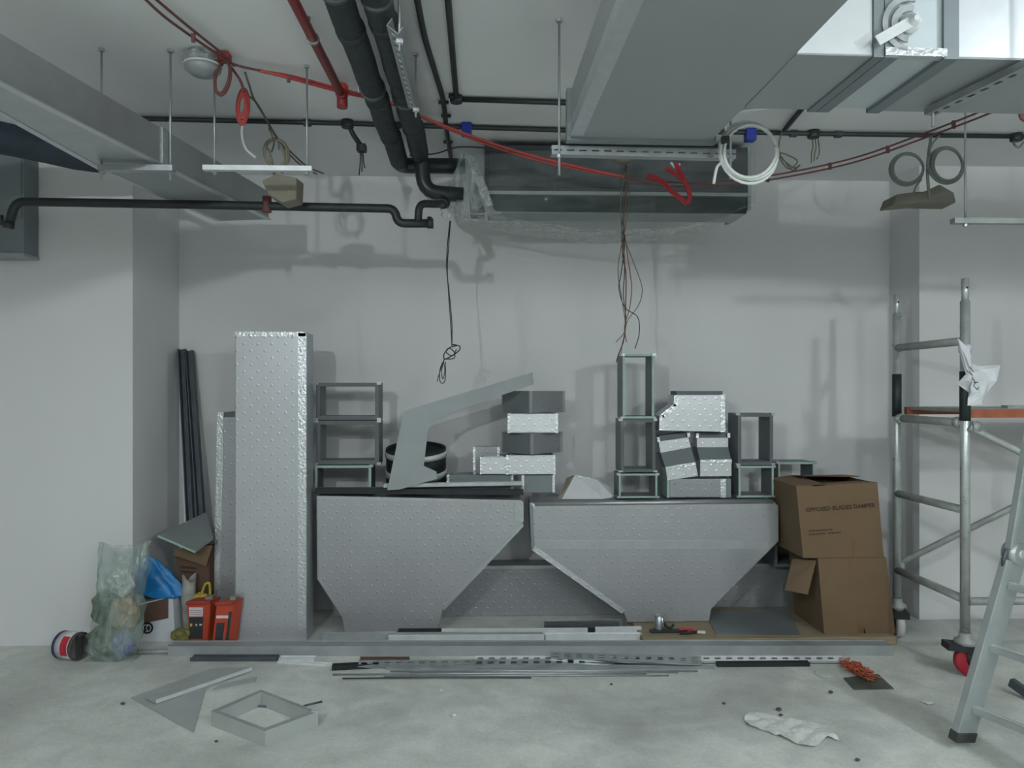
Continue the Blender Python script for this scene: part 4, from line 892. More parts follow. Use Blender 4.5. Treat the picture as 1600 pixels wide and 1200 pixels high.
q = [tl.lerp(tr, 0.2) + V(0, 0.0, 0.001), tr, tr + V(0, 0.21, -0.015), tl.lerp(tr, 0.2) + V(0, 0.21, -0.02)]
MB().hexa(q + [p + up for p in q]).build('top_flap', 'cardboard', t)
tape_px([(1305, 757), (1314, 757), (1313, 764), (1306, 764)], t); tape_px([(1330, 843), (1340, 843), (1341, 869), (1334, 870)], t)
xx = (at(1357, 790, 4.5) - at(1259, 797, 4.5)); yy = (tl - bl)
wd = xx.length
text_mesh('OPPOSED BLADES DAMPER', 0.0345, face_matrix(at(1259, 800, 4.5), xx, yy), 'printed_text', 'print_brown', t)
# the two small lines are too soft to read: short strokes the size of their words
xs = xx.normalized(); ys = yy.normalized()
for o_, segs in ((at(1264, 831, 4.5), ((0, 0.055), (0.06, 0.15))), (at(1264, 836.5, 4.5), ((0, 0.105), (0.118, 0.19)))):
    for s0, s1 in segs:
        x = s0
        while x < s1 - 0.004:
            w_ = random.choice((0.004, 0.006, 0.007)); p = o_ + xs * x + V(0, -0.001, 0)
            MB().prism([p, p + xs * w_, p + xs * w_ + ys * 0.009, p + ys * 0.009], V(0, 0.0008, 0)).build('print_mark', 'print_brown', t); x += w_ + 0.003

# ================================================================ left corner clutter
def paint_can():
    c = at(104, 1000, 4.38); r_ = 0.076; c.z = r_ + 0.001; ax = V(1, -0.28, 0).normalized(); s = c - ax * 0.03
    t = thing('paint_can', 'white, red and blue paint can lying on its side at the far left', 'paint can', V(c.x, c.y, 0))
    MB().lathe([(0.0, 0.002), (r_ - 0.003, 0.002), (r_ - 0.003, 0.0), (r_, 0.0), (r_, 0.018)], s, ax, 28).build('base_rim', 'can_blue', t)
    MB().lathe([(r_ - 0.001, 0.018), (r_ - 0.001, 0.105)], s, ax, 28).build('wall', 'can_white', t)
    MB().lathe([(r_, 0.105), (r_, 0.125), (r_ - 0.004, 0.125), (r_ - 0.006, 0.11), (r_ - 0.006, 0.03), (0, 0.03)], s, ax, 28).build('open_rim', 'can_inside', t)
    lab = MB(); a = ax.orthogonal().normalized(); vs = []
    side = V(0, -1, 0); side = (side - ax * side.dot(ax)).normalized(); upv = ax.cross(side)
    if upv.z < 0: upv = -upv
    for k in range(9):
        th = R(-42 + 84 * k / 8 + 14); d = side * math.cos(th) + upv * math.sin(th)
        vs += [s + ax * 0.055 + d * (r_ + 0.0008), s + ax * 0.10 + d * (r_ + 0.0008)]
    lab.add(vs, [(2 * k, 2 * k + 1, 2 * k + 3, 2 * k + 2) for k in range(8)]); lab.build('red_label', 'can_red', t)
    MB().lathe([(0.0, 0), (0.06, 0.0), (0.05, 0.02), (0, 0.03)], s + ax * 0.035, ax, 20).build('dried_paint', 'debris_dark', t)
paint_can()
def clear_bag():
    base = atz(180, 1037, 0.0); c = V(base.x - 0.05, base.y + 0.11, 0)
    prof = [(0.0, 0.105, 0.08), (0.06, 0.122, 0.11), (0.16, 0.122, 0.12), (0.30, 0.115, 0.11), (0.42, 0.115, 0.09), (0.52, 0.125, 0.07), (0.60, 0.13, 0.05), (0.635, 0.13, 0.04)]
    def fn(u, v):
        a = u * 2 * math.pi; f = v * (len(prof) - 1); i = min(int(f), len(prof) - 2); k = f - i
        z = prof[i][0] * (1 - k) + prof[i + 1][0] * k; rx = prof[i][1] * (1 - k) + prof[i + 1][1] * k; ry = prof[i][2] * (1 - k) + prof[i + 1][2] * k
        x = math.copysign(abs(math.cos(a)) ** 0.8, math.cos(a)); y = math.copysign(abs(math.sin(a)) ** 0.8, math.sin(a))
        p = V(x * rx, y * ry, z); n = noise.noise(p * 9 + V(3, 1, 2)) * 0.025 + noise.noise(p * 21) * 0.012 + 0.009 * math.sin(a * 9 + z * 6) * min(1, z * 3)
        p += V(x, y, 0) * n; shift = V(0.055 * (z / 0.6), 0, 0) + V(0, 0, 0.03 * math.sin(a * 2 + 1) * max(0, z - 0.5) / 0.25)
        p.z = max(p.z, 0.002); return c + p + shift
    mb = MB().grid(fn, 72, 44)
    t = thing('rubbish_bag', 'clear plastic rubbish bag standing beside the paint can', 'plastic bag', c)
    mb.build('film', 'film_bag', t)
    MB().grid(lambda u, v: c + V((u - 0.5) * 0.27, (v - 0.5) * 0.17, 0.003 + 0.003 * abs(noise.noise(V(u * 5, v * 5, 0)))), 8, 8).build('bag_bottom', 'film_bag', t)
    for k, (x, y, z, rx, ry, rz, m, lab) in enumerate((
            (-0.055, 0.0, 0.10, 0.09, 0.07, 0.08, 'scrap_green', 'greenish wrappers at the bottom of the clear bag'),
            (0.055, -0.03, 0.085, 0.055, 0.05, 0.07, 'scrap_blue', 'pale blue pack at the bottom right of the clear bag'),
            (0.05, 0.0, 0.25, 0.07, 0.06, 0.09, 'scrap_tan', 'crumpled tan wrapper in the clear bag'),
            (-0.055, 0.02, 0.27, 0.075, 0.06, 0.10, 'scrap_green', 'dull green wrapper in the middle of the clear bag'),
            (0.035, 0.0, 0.42, 0.065, 0.05, 0.075, 'scrap_paper', 'crumpled white paper near the top of the clear bag'))):
        o = lump(c + V(x, y, z), (rx, ry, rz), k * 3.1 + 1, 0.4).build('crumpled_wrapper', m); tag(o, lab, 'wrapper', 'rubbish in the clear bag')
clear_bag()
def corner_clutter():
    Y = 4.66
    # white carton with round emblem
    bl, br, tr, tl = [at(a, b, Y) for a, b in ((214, 1008), (274, 998), (270, 931), (216, 944))]
    bl.z = br.z = 0.0; D = V(0.01, 0.11, 0)
    t = thing('white_carton', 'white and brown carton with a black round emblem beside the clear bag', 'carton', (bl + br) / 2)
    MB().hexa([bl, br, br + D, bl + D, tl, tr, tr + D, tl + D]).build('body', 'box_white', t)
    q = [at(a, b, Y - 0.002) for a, b in ((216, 946), (263, 934), (263, 966), (215, 976))]
    MB().prism(q, V(0, 0.0018, 0)).build('brown_panel', 'cardboard_dark', t)
    c = at(230, 981, Y - 0.004); 
    MB().lathe([(0.036, 0), (0.036, 0.002)], c, (0, -1, 0), 28).build('emblem_disc', 'logo_black', t)
    def arc(r, a0, a1, n=14): return [c + V(math.cos(R(a0 + (a1 - a0) * k / n)) * r, -0.003, math.sin(R(a0 + (a1 - a0) * k / n)) * r) for k in range(n + 1)]
    MB().tube(arc(0.022, -110, 60), 0.0028, 6).build('emblem_mark', 'box_white', t)
    MB().tube(arc(0.022, 120, 215), 0.0028, 6).build('emblem_mark', 'box_white', t)
    MB().tube([c + V(0.008, -0.003, 0.02), c + V(-0.006, -0.003, -0.002), c + V(0.004, -0.003, -0.018)], 0.0028, 6).build('emblem_mark', 'box_white', t)
    MB().tube([c + V(-0.008, -0.003, 0.015), c + V(0.006, -0.003, 0.02)], 0.0028, 6).build('emblem_mark', 'box_white', t)
    # blue bag slumped over carton
    def fn(u, v):
        a = u * 2 * math.pi; z = v; top = at(234, 882, Y + 0.12); cx = at(250, 935, Y + 0.05)
        rr = (0.125 * (1 - z * z) ** 0.8 + 0.03) * (1 + 0.15 * math.sin(a * 5 + z * 3)); h = (top.z - cx.z + 0.05) * z - 0.03 * math.cos(a) * (1 - z)
        p = V(cx.x + (top.x - cx.x) * z + math.cos(a) * rr * (1 if z > 0 else 0.6), Y + 0.055 + math.sin(a) * rr * 0.42, max(cx.z + 0.012 + h, cx.z + 0.012))
        return p + V(noise.noise(p * 18), noise.noise(p * 17 + V(4, 0, 0)), noise.noise(p * 19 + V(0, 5, 0))) * 0.012
    tag(MB().grid(fn, 36, 14).build('blue_bag', 'bag_blue'), 'bright blue plastic bag slumped on the white carton', 'plastic bag')
    # printed sack standing behind
    def fn3(u, v):
        a = u * 2 * math.pi; p0 = at(291, 1005, 4.72); wob = 1 + 0.12 * math.sin(a * 3 + v * 4)
        p = V(p0.x + math.cos(a) * (0.045 - 0.008 * v) * wob + 0.012, 4.735 + math.sin(a) * 0.045, 0.003 + v * 0.36 + 0.025 * math.sin(a * 2) * v)
        return p + V(noise.noise(p * 14), 0, 0) * 0.01
    o = MB().grid(fn3, 28, 12).build('printed_sack', 'sack_print'); tag(o, 'crumpled printed grey sack behind the white carton', 'sack')
    o = lump(at(282, 996, 4.62) + V(0, 0.0, 0.0), (0.055, 0.04, 0.04), 9, 0.3); mnz = min(v.z for v in o.v); o.v = [v - V(0, 0, mnz - 0.001) for v in o.v]
    tag(o.build('olive_bag', 'bag_olive'), 'crumpled olive bag on the floor below the printed sack', 'plastic bag')
    o = lump(at(314, 935, 4.74), (0.05, 0.035, 0.034), 3, 0.3)
    t = thing('yellow_bag', 'small yellow bag with a loop handle behind the orange cases', 'plastic bag', at(314, 945, 4.74)); o.build('bag', 'bag_yellow', t)
    MB().tube(smooth_path([at(314, 932, 4.73), at(320, 914, 4.73), at(327, 912, 4.73), at(328, 930, 4.73), at(325, 940, 4.73)]), 0.008, 8).build('handle', 'bag_yellow', t)
    tag(MB().box((at(303, 950, 4.72).x, 4.70, 0.0), (at(330, 950, 4.72).x, 4.82, at(314, 948, 4.74).z)).build('small_carton', 'cardboard_dark', None, 0.003), 'small dark carton hidden behind the orange cases under the yellow bag', 'carton')
    # brown carton tilted, with grey sheet on top
    Yb = 4.80
    q = [at(a, b, Yb) for a, b in ((284, 925), (327, 925), (327, 856), (272, 862))]
    bl, br, tr, tl = q; bl.z = br.z = at(300, 925, Yb).z; D = V(0.03, 0.16, 0)
    t = thing('brown_carton', 'dark brown carton tilted in the corner under a grey sheet', 'carton', (bl + br) / 2)
    MB().hexa([bl, br, br + D, bl + D, tl, tr, tr + D, tl + D]).build('body', 'cardboard_dark', t)
    q = [at(a, b, Yb - 0.03) for a, b in ((272, 858), (332, 852), (322, 885), (272, 868))]
    MB().prism(q, V(0, 0.006, 0)).build('front_flap', 'cardboard_side', t)
    for y_ in (886, 893): MB().bar(at(282, y_, Yb - 0.002), at(307, y_ + 2, Yb - 0.002), 0.002, 0.012).build('print_mark', 'print_brown', t)
    z1 = bl.z
    t = thing('lower_carton', 'dark lower carton on the floor under the brown tilted one', 'carton', (bl.x + 0.1, Yb + 0.1, 0))
    MB().box((bl.x, Yb + 0.005, 0), (br.x, Yb + 0.165, z1 - 0.001)).build('body', 'cardboard_dark', t, 0.004)
    MB().bar(V((bl.x + br.x) / 2, Yb + 0.004, 0.01), V((bl.x + br.x) / 2, Yb + 0.004, z1 - 0.01), 0.002, 0.04, V(1, 0, 0)).build('packing_tape', 'packing_tape', t)
    q = [at(247, 839, 4.70), at(305, 864, 4.64), at(333, 843, 4.76), at(322, 803, 4.96)]
    t = thing('grey_sheet', 'grey insulation sheet lying tilted on the brown carton in the corner', 'sheet', q[1])
    MB().prism(q, V(0, 0.003, 0.012)).build('board', 'sheet_grey', t)
    MB().bar(q[0] + V(0, -0.002, 0.006), q[1] + V(0, -0.002, 0.006), 0.003, 0.013).build('pale_edge', 'foam_edge', t)
    # orange cases
    def case(label, x0, x1, xt0, xt1, y0, y1, Yc, D, lean, kind):
        bl, br, tr, tl = at(x0, y1, Yc), at(x1, y1, Yc), at(xt1, y0, Yc), at(xt0, y0, Yc); bl.z = br.z = 0.0; Dv = V(0.03, D, 0)
        t = thing('tool_case', label, 'tool case', (bl + br) / 2, 'orange tool cases')
        MB().hexa([bl, br, br + Dv, bl + Dv, tl, tr, tr + Dv, tl + Dv]).build('body', 'case_orange', t, 0.006)
        pt = lambda u, v, l=0.003: bl.lerp(br, u).lerp(tl.lerp(tr, u), v) - V(0, l, 0)
        def patch(u0, v0, u1, v1, m, nm, l=0.003, par=None): return MB().prism([pt(u0, v0, l), pt(u1, v0, l), pt(u1, v1, l), pt(u0, v1, l)], V(0, 0.0028, 0)).build(nm, m, par or t)
        if kind == 0:
            patch(0.06, 0.10, 0.72, 0.62, 'case_dark', 'dark_panel'); patch(0.08, 0.64, 0.70, 0.86, 'label_pale', 'paper_label')
            for k in range(3): patch(0.12, 0.68 + k * 0.05, 0.64, 0.695 + k * 0.05, 'sheet_grey', 'print_line', 0.004)
            patch(0.1, 0.40, 0.2, 0.47, 'label_yellow', 'mark', 0.004); patch(0.36, 0.41, 0.44, 0.46, 'box_white', 'mark', 0.004); patch(0.55, 0.42, 0.68, 0.46, 'box_white', 'mark', 0.004)
            patch(0.04, 0.02, 0.9, 0.06, 'red_pipe', 'foot_line')
        else:
            patch(0.16, 0.16, 0.62, 0.56, 'case_dark', 'dark_panel'); patch(0.1, 0.66, 0.8, 0.72, 'label_pale', 'print_line'); patch(0.8, 0.05, 0.98, 0.8, 'case_dark', 'dark_side')
        r0 = [pt(-0.03, 0.93, 0.012), pt(1.0, 0.95, 0.012), pt(1.0, 0.95, 0.012) + Dv + V(0, 0.02, 0), pt(-0.03, 0.93, 0.012) + Dv + V(0, 0.02, 0)]
        MB().hexa(r0 + [p + V(0, 0, 0.02) for p in r0]).build('lid_rim', 'case_rim', t, 0.003)
        MB().box(pt(0.7, 1.0, -0.02), pt(1.0, 1.1, -0.07)).build('top_cap', 'kraft_dusty', t, 0.004)
    case('left orange tool case with a pale paper label', 296, 324, 292, 329, 940, 1005, 4.63, 0.08, 0, 0)
    case('right orange tool case leaning against the tall duct', 330, 356, 338, 365, 941, 1007, 4.51, 0.075, 0, 1)
corner_clutter()

# ================================================================ steel on the floor
def floor_bar(label, x0, y0, x1, y1, w_, h, m, z=0.0, name='steel_profile', lips=False, cat='profile', group='steel profiles on the floor', end=None):
    a = atz(x0, y0, z); b = atz(x1, y1, z); u = V(0, 0, h / 2); t = thing(name, label, cat, (a + b) / 2, group)
    MB().bar(a + u, b + u, w_, h).build('web', m, t)
    d = (b - a).normalized(); sd = d.cross(UP).normalized()
    for s in (-1, 1):
        e = sd * s * (w_ / 2 - 0.0015) + V(0, 0, h + 0.003); MB().bar(a + e, b + e, 0.003, 0.006).build('lip', m, t)
    return t
floor_bar('longest broad grey steel profile on the floor', 268, 1021, 1388, 1020, 0.10, 0.052, 'galv_dusty')
floor_bar('short dark profile in front of the long grey one at the left', 300, 1031, 434, 1031, 0.05, 0.016, 'steel_dark')
floor_bar('black steel channel below the left reducer', 622, 994, 974, 992, 0.04, 0.035, 'slot_black', 0.0)
floor_bar('pale strip in front of the left reducer foot', 537, 996, 618, 995, 0.03, 0.02, 'galv_light')
floor_bar('pale flat strip behind the long grey profile, left piece', 505, 1004, 848, 1003, 0.03, 0.05, 'galv_dusty')
floor_bar('white strip lying above the long profile', 607, 1009, 850, 1008, 0.02, 0.055, 'galv_light')
floor_bar('white strip right of the middle above the long profile', 690, 999, 918, 998, 0.02, 0.058, 'galv_light')
floor_bar('pale strip ending beside the wooden board', 852, 1004, 1002, 1003, 0.03, 0.048, 'galv_light')
floor_bar('shiny strip ending beside the tools', 850, 988, 972, 986, 0.02, 0.065, 'steel_shiny')
floor_bar('pale strip below the tools', 930, 997, 1002, 996, 0.02, 0.06, 'galv_light')
def floor_slot(label, x0, y0, x1, y1, w_, h, m, z, face=V(0, -0.75, 1)):
    a = atz(x0, y0, z); b = atz(x1, y1, z); t = thing('slotted_strut', label, 'strut', (a + b) / 2 - V(0, 0, h), 'slotted struts on the floor')
    slotted(MB(), a, b, w_, h, 0.062, 0.032, face, 0.003).build('channel', m, t); 
    d = (b - a).normalized(); MB().bar(a - V(0, 0, 0.02) + V(0, 0.006, 0), b - V(0, 0, 0.02) + V(0, 0.006, 0), w_ * 0.7, 0.004, face).build('inner_web', 'slot_black', t)
    return t
floor_slot('long slotted strut reaching right towards the orange twine', 742, 1029, 1316, 1029, 0.034, 0.022, 'galv_light', 0.028)
floor_slot('slotted strut lying to the left in front of the profiles', 560, 1037, 960, 1034, 0.04, 0.02, 'galv', 0.026)
floor_slot('slotted strut crossing the middle at a slight angle', 860, 1024, 1096, 1031, 0.045, 0.02, 'steel_shiny', 0.055)
floor_bar('short black bar at the left front of the strut pile', 519, 1046, 600, 1042, 0.04, 0.02, 'slot_black')
floor_bar('black bar at the right front of the strut pile', 1120, 1041, 1264, 1040, 0.03, 0.018, 'slot_black')
floor_bar('grey angle bar along the front of the strut pile', 604, 1046, 1115, 1045, 0.022, 0.012, 'galv')
for k, (x0, y0, x1, y1, w_) in enumerate(((520, 1054, 1010, 1053, 0.010), (535, 1060, 830, 1059, 0.008), (610, 1049, 1090, 1048.5, 0.010), (640, 1051.5, 1060, 1050.5, 0.008), (740, 1041, 900, 1040, 0.010), (600, 1057, 1045, 1055.5, 0.008))):
    a = atz(x0, y0, 0.006 + 0.004 * (k % 2)); b = atz(x1, y1, 0.006)
    lab = ['second rod from the front of the strut pile, starting far left', 'frontmost thin rod of the strut pile', 'flat rod just before the front angle bar', 'thin rod in the middle of the front rods', 'short slanting rod on the front rods', 'long thin rod next to the frontmost'][k]
    tag(MB().tube([a, a.lerp(b, 0.5) + V(0, 0.004, 0.002), b], w_ / 2, 8).build('steel_rod', ('galv', 'steel_dark', 'galv')[k % 3]), lab, 'rod', 'thin rods on the floor')
floor_bar('pale flat strip left of the strut pile', 435, 1035, 520, 1040, 0.03, 0.006, 'galv_light')
floor_bar('short pale block strip right of the short dark profile', 437, 1031, 492, 1031, 0.04, 0.012, 'galv_light')
tag(MB().prism([atz(563, 1032, 0.001), atz(640, 1031.5, 0.001), atz(640, 1027.5, 0.001), atz(563, 1027.5, 0.001)], V(0, 0, 0.006)).build('brown_card', 'cardboard_dark'), 'brown card strip beside the long grey profile', 'card')
a = atz(212, 1019, 0.014); b = atz(290, 1017, 0.014)
t = thing('white_tube', 'white tube on the floor beside the clear bag', 'tube', (a + b) / 2); MB().tube([a, b], 0.014, 12).build('tube', 'galv_dusty', t); MB().tube([a.lerp(b, 0.62) + V(0, 0.03, 0.01), b + V(0.06, 0.03, 0.01)], 0.018, 12).build('grey_sleeve', 'kraft_dusty', t)
tag(MB().bar(atz(270, 1023, 0.004), atz(300, 1022, 0.004), 0.03, 0.006).build('white_chip', 'can_white'), 'small white strip at the end of the white tube', 'strip')
# tools in front of the right reducer
c = at(1033, 975, 4.55)
t = thing('steel_clamp', 'small chrome clamp with a black hook standing by the right reducer', 'tool', V(c.x, 4.6, 0.05))
c = V(at(1030, 975, 4.6).x, 4.6, 0.051)
MB().lathe([(0.026, 0), (0.028, 0.01), (0.026, 0.09), (0.02, 0.095)], c, UP, 16).build('body', 'galv', t)
MB().tube([c + V(0.018, -0.03, 0.0), c + V(0.014, -0.03, 0.06), c + V(0.008, -0.028, 0.105)], [0.010, 0.008, 0.004], 8).build('lever', 'steel_shiny', t)
MB().tube(smooth_path([c + V(0.025, -0.025, 0.05), c + V(0.04, -0.025, 0.03), c + V(0.065, -0.025, 0.025), c + V(0.082, -0.025, 0.045)]), 0.008, 8).build('hook', 'slot_black', t)
MB().box(c + V(-0.06, -0.05, 0.0), c + V(0.16, 0.0, 0.012)).build('base_bar', 'slot_black', t, 0.003)
c = V(at(1068, 980, 4.55).x, 4.52, 0.052)
t = thing('pliers', 'pair of red-handled pliers lying by the right reducer', 'tool', c)
MB().tube(smooth_path([c + V(-0.03, 0.02, 0.022), c + V(0.03, 0.02, 0.026), c + V(0.08, 0.02, 0.012)]), 0.008, 8).build('handle', 'can_red', t)
MB().tube(smooth_path([c + V(-0.03, -0.005, 0.008), c + V(0.03, -0.005, 0.01), c + V(0.08, 0.015, 0.01)]), 0.008, 8).build('handle', 'slot_black', t)
MB().bar(c + V(0.075, 0.015, 0.01), c + V(0.125, 0.01, 0.008), 0.018, 0.012).build('jaws', 'galv_light', t)
# ---------------------------------------------------------------- sheets and frame on the floor
sh = [atz(205, 1091, 0.002), atz(302, 1145, 0.002), atz(321, 1077, 0.002), atz(396, 1043, 0.002), atz(330, 1046, 0.002)]
tag(MB().prism(sh, V(0, 0, 0.005)).build('sheet_offcut', 'sheet_light'), 'triangular grey sheet offcut lying on the floor at the left', 'sheet')
a, b = atz(244, 1099, 0.012), atz(394, 1046, 0.012)
t = thing('folded_strip', 'folded grey strip lying across the triangular sheet', 'strip', (a + b) / 2)
d = (b - a).normalized(); sd = V(-d.y, d.x, 0)
MB().hexa([a, b, b + sd * 0.02, a + sd * 0.10] + [p + V(0, 0, 0.004) for p in (a, b, b + sd * 0.02, a + sd * 0.10)]).build('flat', 'sheet_light', t)
MB().bar(a + V(0, 0, 0.008), b + V(0, 0, 0.004), 0.004, 0.018).build('lip', 'galv_light', t)
tag(MB().prism([atz(330, 1080, 0.002), atz(400, 1066, 0.002), atz(402, 1058, 0.002), atz(345, 1070, 0.002)], V(0, 0, 0.004)).build('sheet_offcut', 'sheet_light'), 'small grey sheet offcut behind the floor frame', 'sheet')
A, B_, D_ = atz(414, 1167, 0), atz(497, 1135, 0), atz(330, 1134, 0); E_ = D_ + (B_ - A); E_ = E_.lerp(atz(403, 1093, 0), 0.5)
t = thing('floor_sleeve', 'open grey rectangular duct frame lying flat on the floor', 'duct sleeve', (A + E_) / 2)
H = V(0, 0, 0.065); th = 0.02
cen = (A + B_ + D_ + E_) / 4
ins = lambda p: p + (cen - p).normalized() * 0.032
for p, q in ((A, B_), (B_, E_), (E_, D_), (D_, A)):
    r0 = [p, q, ins(q), ins(p)]; MB().hexa([v + V(0, 0, 0.001) for v in r0] + [v + H for v in r0]).build('side_panel', 'sheet_light', t)
    r1 = [v + H for v in r0]; MB().hexa(r1 + [v + V(0, 0, 0.002) for v in r1]).build('cut_edge', 'galv_dusty', t)
MB().box(B_ + H + V(-0.03, -0.01, 0), B_ + H + V(0, 0.02, 0.006)).build('tape_patch', 'tape', t)
for lab, x0, y0, x1, y1 in (('thin dark rod inside the floor frame', 356, 1101, 438, 1105), ('thin dark rod end sticking out right of the floor frame', 474, 1103, 503, 1096)):
    tag(MB().tube([atz(x0, y0, 0.006), atz(x1, y1, 0.006)], 0.005, 8).build('steel_rod', 'steel_dark'), lab, 'rod', 'thin rods on the floor')
# ---------------------------------------------------------------- twine, tray, chips, debris
tag(MB().prism([atz(1318, 1060, 0.001), atz(1334, 1078, 0.001), atz(1397, 1077, 0.001), atz(1372, 1054, 0.001)], V(0, 0, 0.004)).build('dark_tray', 'tray_dark'), 'dark flat plate under the orange twine', 'plate')
t = thing('orange_twine', 'tangle of orange twine at the right end of the struts', 'twine', atz(1345, 1048, 0))
for k in range(26):
    u0, u1 = random.random(), random.random(); pts = []
    for j in range(7):
        f = max(0, min(1, u0 + (u1 - u0) * j / 6 + random.uniform(-0.12, 0.12)))
        px = 1316 + 52 * f + random.uniform(-12, 12); py = 1030 + 32 * f + random.uniform(-6, 6)
        pts.append(atz(px, py, 0.006 + random.uniform(0, 0.035)))
    MB().tube(smooth_path(pts, 4), 0.0028, 5).build('strand', 'twine', t)
tag(lump(atz(1289, 1053, 0.004), (0.05, 0.06, 0.006), 2, 0.12, 2).build('plaster_chip', 'plaster'), 'flat white plaster disc beside the dark plate', 'plaster chip', 'plaster chips on the floor')
tag(lump(atz(1450, 1097, 0.006), (0.03, 0.02, 0.006), 4, 0.3, 2).build('plaster_chip', 'plaster'), 'small white plaster chip on the floor left of the ladder', 'plaster chip', 'plaster chips on the floor')
def scrap_fn(u, v):
    a = atz(1166, 1131, 0.0); b = atz(1304, 1150, 0.0); p = a.lerp(b, u); wdt = 0.03 + 0.11 * math.sin(min(1, u * 1.15) * math.pi * 0.9) ** 0.8
    p = p + V(0, (v - 0.5) * 2 * wdt + 0.03 * math.sin(u * 9), 0); p.z = 0.002 + abs(noise.noise(p * 9)) * 0.016 + abs(noise.noise(p * 24)) * 0.008; return p
tag(MB().grid(scrap_fn, 40, 14, False).build('plastic_scrap', 'plaster'), 'crumpled whitish plastic scrap lying on the floor in the foreground', 'scrap')
deb = [(1217, 1108, .014, 'dark round pebble above the plastic scrap'), (1298, 1081, .012, 'dark pebble left of the dark plate'), (710, 1117, .014, 'pale crumb in the middle of the open floor'), (1131, 1099, .009, 'small dark crumb left of the round pebble'), (955, 1069, .008, 'tiny dark crumb in front of the struts'), (1220, 1117, .010, 'flat dark sliver above the plastic scrap'),
       (192, 1099, .010, 'small dark crumb left of the triangular sheet'), (338, 1158, .008, 'tiny crumb before the floor frame'), (1340, 1187, .010, 'sliver at the front right of the floor'), (690, 1078, .008, 'tiny pale crumb under the strut pile')]
for k, (px, py, r_, lab) in enumerate(deb):
    tag(lump(atz(px, py, r_ * 0.6), (r_, r_ * 0.8, r_ * 0.6), k * 2.3, 0.3, 2).build('debris_crumb', 'plaster' if 'pale' in lab else 'debris_dark'), lab, 'debris', 'crumbs on the floor')

